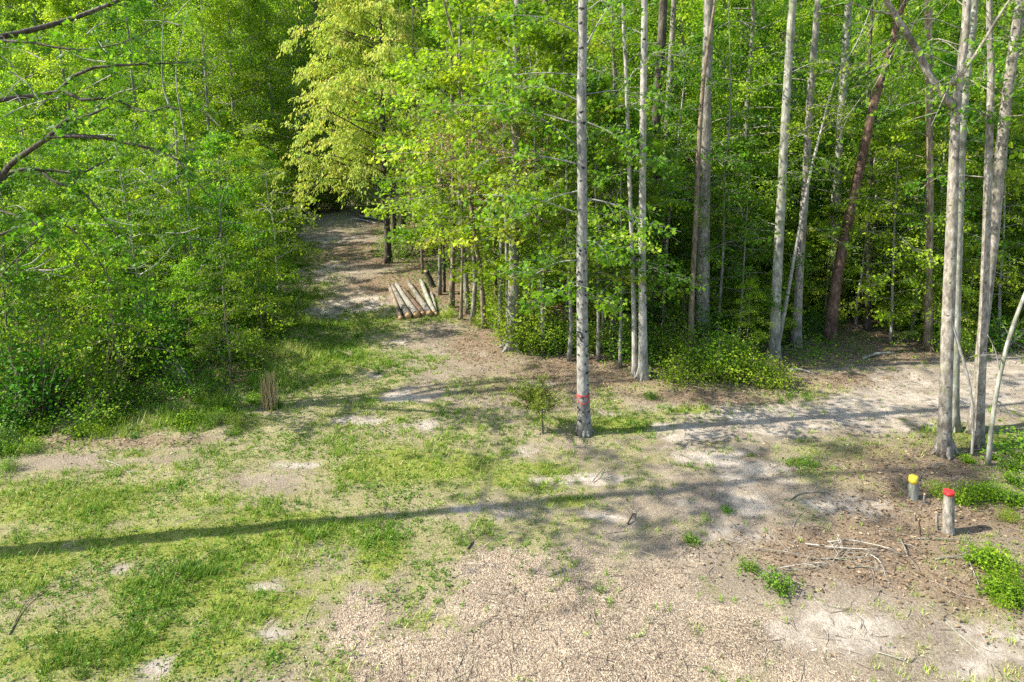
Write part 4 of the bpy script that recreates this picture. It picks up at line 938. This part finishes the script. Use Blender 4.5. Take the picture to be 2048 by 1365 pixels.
for pts, w, bk, lab in [([(1578, 1003), (1605, 988), (1660, 984)], 4, 'grey', 'arched grey branch lying left of the yellow topped stump'),
                    ([(1480, 895), (1510, 910), (1540, 930)], 3, 'brownb', 'thin brown branch on the bare soil left of the front right trunks'),
                    ([(1938, 1122), (1950, 1155), (1958, 1172)], 4, 'paleclean', 'curved pale branch at right below the red topped stump'),
                    ([(1870, 1120), (1930, 1115), (1945, 1090)], 4, 'grey', 'grey forked branch right of the twig pile'),
                    ([(1830, 1078), (1900, 1085), (1990, 1088)], 3, 'grey', 'straight grey branch just below the red topped stump'),
                    ([(1836, 965), (1856, 935), (1890, 926)], 4, 'grey', 'arching branch behind the yellow topped stump'),
                    ([(212, 922), (240, 938), (268, 956)], 3, 'paleclean', 'bleached stick in the grass at the left, longest one there'),
                    ([(412, 949), (418, 955), (422, 963)], 3, 'paleclean', 'short bleached stick in the grass left of the clearing centre'),
                    ([(1890, 1245), (1980, 1330), (2010, 1362)], 3, 'paleclean', 'long pale stick in the lower right corner'),
                    ([(1755, 1305), (1800, 1325), (1825, 1335)], 2.5, 'paleclean', 'straight pale stick on the sand at lower right'),
                    ([(20, 1270), (50, 1215), (85, 1185)], 5, 'brownb', 'brown branch half sunk in the grass at lower left'),
                    ([(1185, 965), (1197, 952), (1208, 938)], 2.5, 'brownb', 'small dark stick on the bare ground in front of the red-smile tree'),
                    ([(1440, 815), (1490, 822), (1550, 838)], 2.5, 'grey', 'thin branch at the near edge of the dirt road'),
                    ([(1255, 1050), (1263, 1040), (1270, 1028)], 5, 'darkb', 'dark chunk of wood on the soil above the wood chips'),
                    ([(935, 1100), (943, 1090), (946, 1080)], 5, 'darkb', 'small dark broken stick at the upper left of the wood chips'),
                    ([(1905, 915), (1960, 905), (2040, 930)], 3.5, 'grey', 'grey branch lying at the feet of the front right trunks'),
                    ([(1985, 905), (2020, 935), (2060, 955)], 4, 'grey', 'grey branch at the right edge behind the red topped stump'),
                    ([(1725, 720), (1752, 713), (1790, 708)], 7, 'paleclean', 'short fallen log in the shady woods behind the dirt road'),
                    ([(1575, 743), (1600, 745), (1622, 748)], 6, 'grey', 'mossy fallen log at the edge of the dirt road')]:
    lie('branch', pts, w * (.8 if w < 6 else 1), bk if bk != 'paleclean' else 'greygreen', lab, 'branch', G, 2 if w < 6 else 0)
lie('fallen_log', [(706, 440), (725, 443), (752, 449)], 5, 'paleclean', 'thin whitish fallen log at the far end of the grassy track', 'log')
lie('fallen_log', [(722, 437), (745, 440), (775, 446)], 8, 'grey', 'thick grey fallen log at the far end of the grassy track', 'log')
lie('fallen_log', [(800, 458), (825, 464), (870, 475)], 6, 'paleclean', 'pale fallen log behind the dark trunks by the track', 'log')
for i, pts in enumerate([[(1962, 700), (2000, 690), (2050, 705)], [(1970, 692), (2010, 680), (2060, 672)], [(1975, 705), (2020, 700), (2080, 702)], [(1985, 688), (2030, 690), (2090, 690)], [(2000, 706), (2030, 684), (2060, 660)],
                         [(1955, 690), (1985, 698), (2020, 706)], [(2010, 678), (2045, 690), (2085, 700)], [(2005, 700), (2050, 680), (2095, 676)], [(2020, 692), (2060, 698), (2100, 690)]]):
    lie('branch', pts, random.uniform(4, 8), random.choice(['grey', 'paleclean', 'brownb']), 'grey branch in the brush pile beyond the dirt road at the right edge', 'branch', 'branches in the brush pile beyond the road', 2, .08 + .09 * (i % 5))

# straw clump
def straw():
    B = at(541, 816); o = MB(); n = 95
    a = R.uniform(0, 2 * PI, n); r_ = R.uniform(0, .16, n); h_ = R.uniform(.25, .85, n)
    for i in range(n):
        b = np.array([math.cos(a[i]) * r_[i], math.sin(a[i]) * r_[i], 0]); tp = b + [R.normal(0, .09), R.normal(0, .06), h_[i]]
        tube(o, np.stack([b, (b + tp) / 2 + [R.normal(0, .02), 0, 0], tp]), [.009, .008, .004], 3, r=R.uniform(0, 1), cap=False)
    ob = o.build('dry_grass_clump', M['straw']); ob.location = B; tag(ob, 'upright clump of tall dry straw at the left edge of the track', 'grass clump')
straw()

# ------------------------------------------------------------------ woods filling
TAKEN = []
def free(x, y, d):
    for (a, b, c) in TAKEN:
        if (a - x) ** 2 + (b - y) ** 2 < (d + c) ** 2: return False
    return True
def blocks(x, y, rad):
    """would this plant stand between the camera and one of the main trunks?"""
    for (a, b, w) in MAIN:
        if y < b - .1:
            if abs(x / y - a / b) * y < rad: return True
    return False
def fill(poly, n, x0, x1, y0, y1, dmin, keys, leafs, name, label, cat, group, sc=(.8, 1.2), edge=0, block=.5, maxh=None, cond=None, barks=None, zs=1.0, tn='trunk', cn='crown'):
    k = 0; tries = 0; out = []
    while k < n and tries < n * 60:
        tries += 1
        x, y = R.uniform(x0, x1), R.uniform(y0, y1)
        px, py = proj(x, y, 2.0)
        if px < -260 or px > 2300: continue
        if not bool(inpoly(poly, np.array([x]), np.array([y]))[0]): continue
        if edge and min(dseg(RBL, np.array([x]), np.array([y]))[0], dseg(LBL, np.array([x]), np.array([y]))[0]) < edge: continue
        if cond and not cond(x, y, px): continue
        if not free(x, y, dmin): continue
        if block and blocks(x, y, block): continue
        TAKEN.append((x, y, dmin)); k += 1
        key = keys[R.integers(len(keys))]; s = R.uniform(*sc)
        lab = label(x, y, px) if callable(label) else label
        plant(key, name, (x, y, float(gz(x, y)) - .03), s, R.uniform(0, 2 * PI), leafs[R.integers(len(leafs))], lab, cat, group, barkm=None if barks is None else barks[R.integers(len(barks))], zs=zs, tiltx=R.normal(0, .04), trunk_name=tn, crown_name=cn)
    return k
def zone(px): return 'left' if px < 560 else 'middle' if px < 1200 else 'right'

# far and middle woods
fill(RPOLY, 90, -2, 66, 36, 95, 1.2, ['tree_a', 'tree_b', 'tree_c'], ['mid', 'mid', 'bright'], 'woodland_tree', 'tall leafy tree far back in the woods behind the dirt road', 'tree', 'tall trees far back in the right-hand woods', (1.15, 1.6), block=0)
fill(LPOLY, 95, -60, 3, 46, 95, 1.2, ['tree_a', 'tree_b', 'tree_c'], ['bright', 'bright', 'mid', 'bright'], 'woodland_tree', 'tall leafy tree beyond the far end of the grassy track', 'tree', 'tall trees beyond the end of the track', (1.3, 1.8), block=0)
fill(LPOLY, 14, -45, -12, 24, 46, 1.2, ['tree_a', 'tree_c'], ['mid', 'bright', 'mid'], 'woodland_tree', 'tall leafy tree in the left-hand woods behind the crooked limbs', 'tree', 'tall trees in the left-hand woods', (.75, 1.0), block=0, cond=lambda x, y, px: x < -18.5 or y > 43)
fill(RPOLY, 26, 3, 34, 21, 36, 1.0, ['tree_a', 'tree_c'], ['mid', 'bright', 'mid'], 'woodland_tree', 'slender leafy tree among the trunks behind the dirt road', 'tree', 'slender trees in the right-hand woods', (.7, 1.0), block=.8)
fill(RPOLY, 46, -1, 9, 15.5, 27, .3, ['shrub_a', 'shrub_b', 'shrub_c'], ['mid', 'bright', 'mid'], 'shrub', 'leafy shrub along the front edge of the woods behind the red-smile tree', 'shrub', 'shrubs along the front edge of the woods', (.55, 1.0), edge=.12, block=.28, cond=lambda x, y, px: dseg(RBL, np.array([x]), np.array([y]))[0] < 1.5 and px < 1500, tn='stems', cn='leaves')
# saplings
fill(RPOLY, 150, 0, 30, 17, 40, .48, ['sapling_a', 'sapling_b', 'sapling_d'], ['mid', 'bright', 'mid', 'bright'], 'sapling', 'leafy sapling in the understory of the right-hand woods', 'sapling', 'saplings in the right-hand woods', (.7, 1.15), edge=.5, block=.45)
fill(LPOLY, 34, -14, -5, 14.5, 42, .5, ['sapling_c', 'sapling_a', 'sapling_c'], ['bright', 'bright', 'mid'], 'sapling', 'short leafy sapling at the track edge of the left-hand thicket', 'sapling', 'short saplings beside the track', (.6, 1.0), edge=.4, block=0, cond=lambda x, y, px: dseg(LBL, np.array([x]), np.array([y]))[0] < 2.6)
fill(LPOLY, 80, -26, -5, 15.5, 44, .55, ['sapling_a', 'sapling_b', 'sapling_c', 'sapling_d'], ['mid', 'bright', 'mid', 'bright'], 'sapling', 'leafy sapling inside the thicket left of the grassy track', 'sapling', 'saplings in the left-hand thicket', (.6, .88), edge=3.0, block=0)
# shrubs
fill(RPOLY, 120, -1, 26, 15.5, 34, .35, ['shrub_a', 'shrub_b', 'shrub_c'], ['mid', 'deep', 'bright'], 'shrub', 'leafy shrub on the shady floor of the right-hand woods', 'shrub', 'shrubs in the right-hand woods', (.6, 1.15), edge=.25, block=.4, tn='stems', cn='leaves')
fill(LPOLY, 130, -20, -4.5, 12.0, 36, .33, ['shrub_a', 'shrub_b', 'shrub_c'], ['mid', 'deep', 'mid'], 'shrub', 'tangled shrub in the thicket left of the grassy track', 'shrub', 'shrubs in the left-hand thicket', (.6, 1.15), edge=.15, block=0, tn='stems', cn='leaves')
fill(RPOLY, 90, 2, 30, 16.5, 26, .3, ['sapling_c', 'shrub_c', 'sapling_c', 'sapling_a'], ['bright', 'mid', 'bright'], 'sapling', 'low bright sapling on the floor of the right-hand woods', 'sapling', 'low saplings on the floor of the right-hand woods', (.45, .85), edge=.9, block=.62)
# named bushes and weeds
for x, y, k, s, lf, lab in [(1420, 755, 'shrub_a', 1.0, 'mid', 'bright green bush at the road edge in front of the broad grey trunk'), (1475, 760, 'shrub_b', 1.1, 'bright', 'bright low bush right of the one in front of the broad grey trunk'),
                            (1365, 765, 'shrub_b', 1.0, 'bright', 'bright low bush left of the one in front of the broad grey trunk'), (1545, 770, 'shrub_b', .8, 'bright', 'small bright fern-like bush below the lichen-grey trunk'),
                            (860, 505, 'shrub_a', 1.7, 'mid', 'big rounded bush behind the log pile next to the dark trunks'), (800, 515, 'shrub_b', 1.6, 'mid', 'low bush at the foot of the front dark trunk by the track'),
                            (1090, 700, 'shrub_b', 1.0, 'mid', 'leafy low bush between the thick-footed grey tree and the red-smile tree'), (900, 634, 'shrub_b', .42, 'bright', 'small weedy bush at the right end of the log pile'),
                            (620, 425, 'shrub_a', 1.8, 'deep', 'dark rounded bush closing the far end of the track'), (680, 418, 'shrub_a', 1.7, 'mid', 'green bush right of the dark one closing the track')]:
    plant(k, 'bush', at(x, y) - Vector((0, 0, .03)), s, R.uniform(0, 6), lf, lab, 'bush', trunk_name='stems', crown_name='leaves')
WEEDS = [(1560, 1178, .85, 'bright round weed tuft below the twig pile, largest on the bare ground'), (1500, 1140, .5, 'weed tuft between the twig pile and the wood chips'), (1380, 1085, .5, 'weed tuft on the soil above the wood chips'),
         (1620, 935, .6, 'weed tuft on the soil left of the yellow topped stump'), (1455, 1025, .4, 'weed tuft alone on the brown soil left of the arched branch'), (1300, 795, .6, 'small weed tuft in the leaf litter by the pale close pair')]
for x, y, s, lab in WEEDS: plant('tuft', 'weed_tuft', at(x, y), s, R.uniform(0, 6), 'weed', lab, 'weed', trunk_name='stems', crown_name='leaves')
for k in range(130):
    x, y = R.uniform(1880, 2120), R.uniform(915, 1210)
    if (y > 1090 and x < 1960) or vn(np.array([x / 45.0]), np.array([y / 32.0]), 4)[0] < .42 or abs(x - 1893) < 42 and y > 1035 and y < 1140: continue
    P = at(x, y); plant(['tuft', 'shrub_b'][k % 3 == 0], 'weed_tuft', P, R.uniform(.2, .34) if k % 3 == 0 else R.uniform(.35, .95), R.uniform(0, 6), ['bright', 'mid', 'bright'][k % 3], 'leafy weed in the green patch right of the painted stumps', 'weed', 'weeds right of the painted stumps', trunk_name='stems', crown_name='leaves')
for k in range(30):
    x = R.uniform(-60, 560); y = 900 - (x / 560) * 95 + R.normal(0, 24)
    plant(['tuft', 'shrub_b'][k % 4 == 0], 'weed_tuft', at(x, y), R.uniform(.28, .45) if k % 4 == 0 else R.uniform(.4, 1.0), R.uniform(0, 6), ['weed', 'mid', 'bright'][k % 3], 'low weed along the foot of the left-hand thicket', 'weed', 'weeds along the left-hand thicket', trunk_name='stems', crown_name='leaves')

# ------------------------------------------------------------------ light
E, AZ = math.radians(43), math.radians(8.5)
SC.world = bpy.data.worlds.new('World'); SC.world.use_nodes = True
nt = SC.world.node_tree
for n in list(nt.nodes): nt.nodes.remove(n)
sky = nd(nt, 'ShaderNodeTexSky', sky_type='NISHITA', sun_disc=False, sun_elevation=E, sun_rotation=math.atan2(-math.cos(AZ), -math.sin(AZ)) % (2 * PI))
bg = nd(nt, 'ShaderNodeBackground', i_Strength=.15); wo = nd(nt, 'ShaderNodeOutputWorld')
lk(nt, sky.outputs[0], bg.inputs[0]); lk(nt, bg.outputs[0], wo.inputs[0])
sl = bpy.data.lights.new('sun', 'SUN'); sl.energy = 4.6; sl.angle = math.radians(.5); sl.color = (1, .95, .85)
so = bpy.data.objects.new('sun', sl); COL.objects.link(so); so.location = (-30, -4, 30)
so.rotation_euler = Vector((math.cos(AZ) * math.cos(E), math.sin(AZ) * math.cos(E), -math.sin(E))).to_track_quat('-Z', 'Y').to_euler()
SC.view_settings.view_transform = 'Standard'; SC.view_settings.look = 'None'; SC.view_settings.gamma = 1; SC.view_settings.exposure = 1.48
SC.render.engine = 'CYCLES'
cy = SC.cycles
cy.max_bounces = 9; cy.diffuse_bounces = 7; cy.glossy_bounces = 2; cy.transmission_bounces = 7; cy.transparent_max_bounces = 4
cy.caustics_reflective = False; cy.caustics_refractive = False; cy.use_denoising = False; cy.sample_clamp_indirect = 6
SC.render.use_persistent_data = False
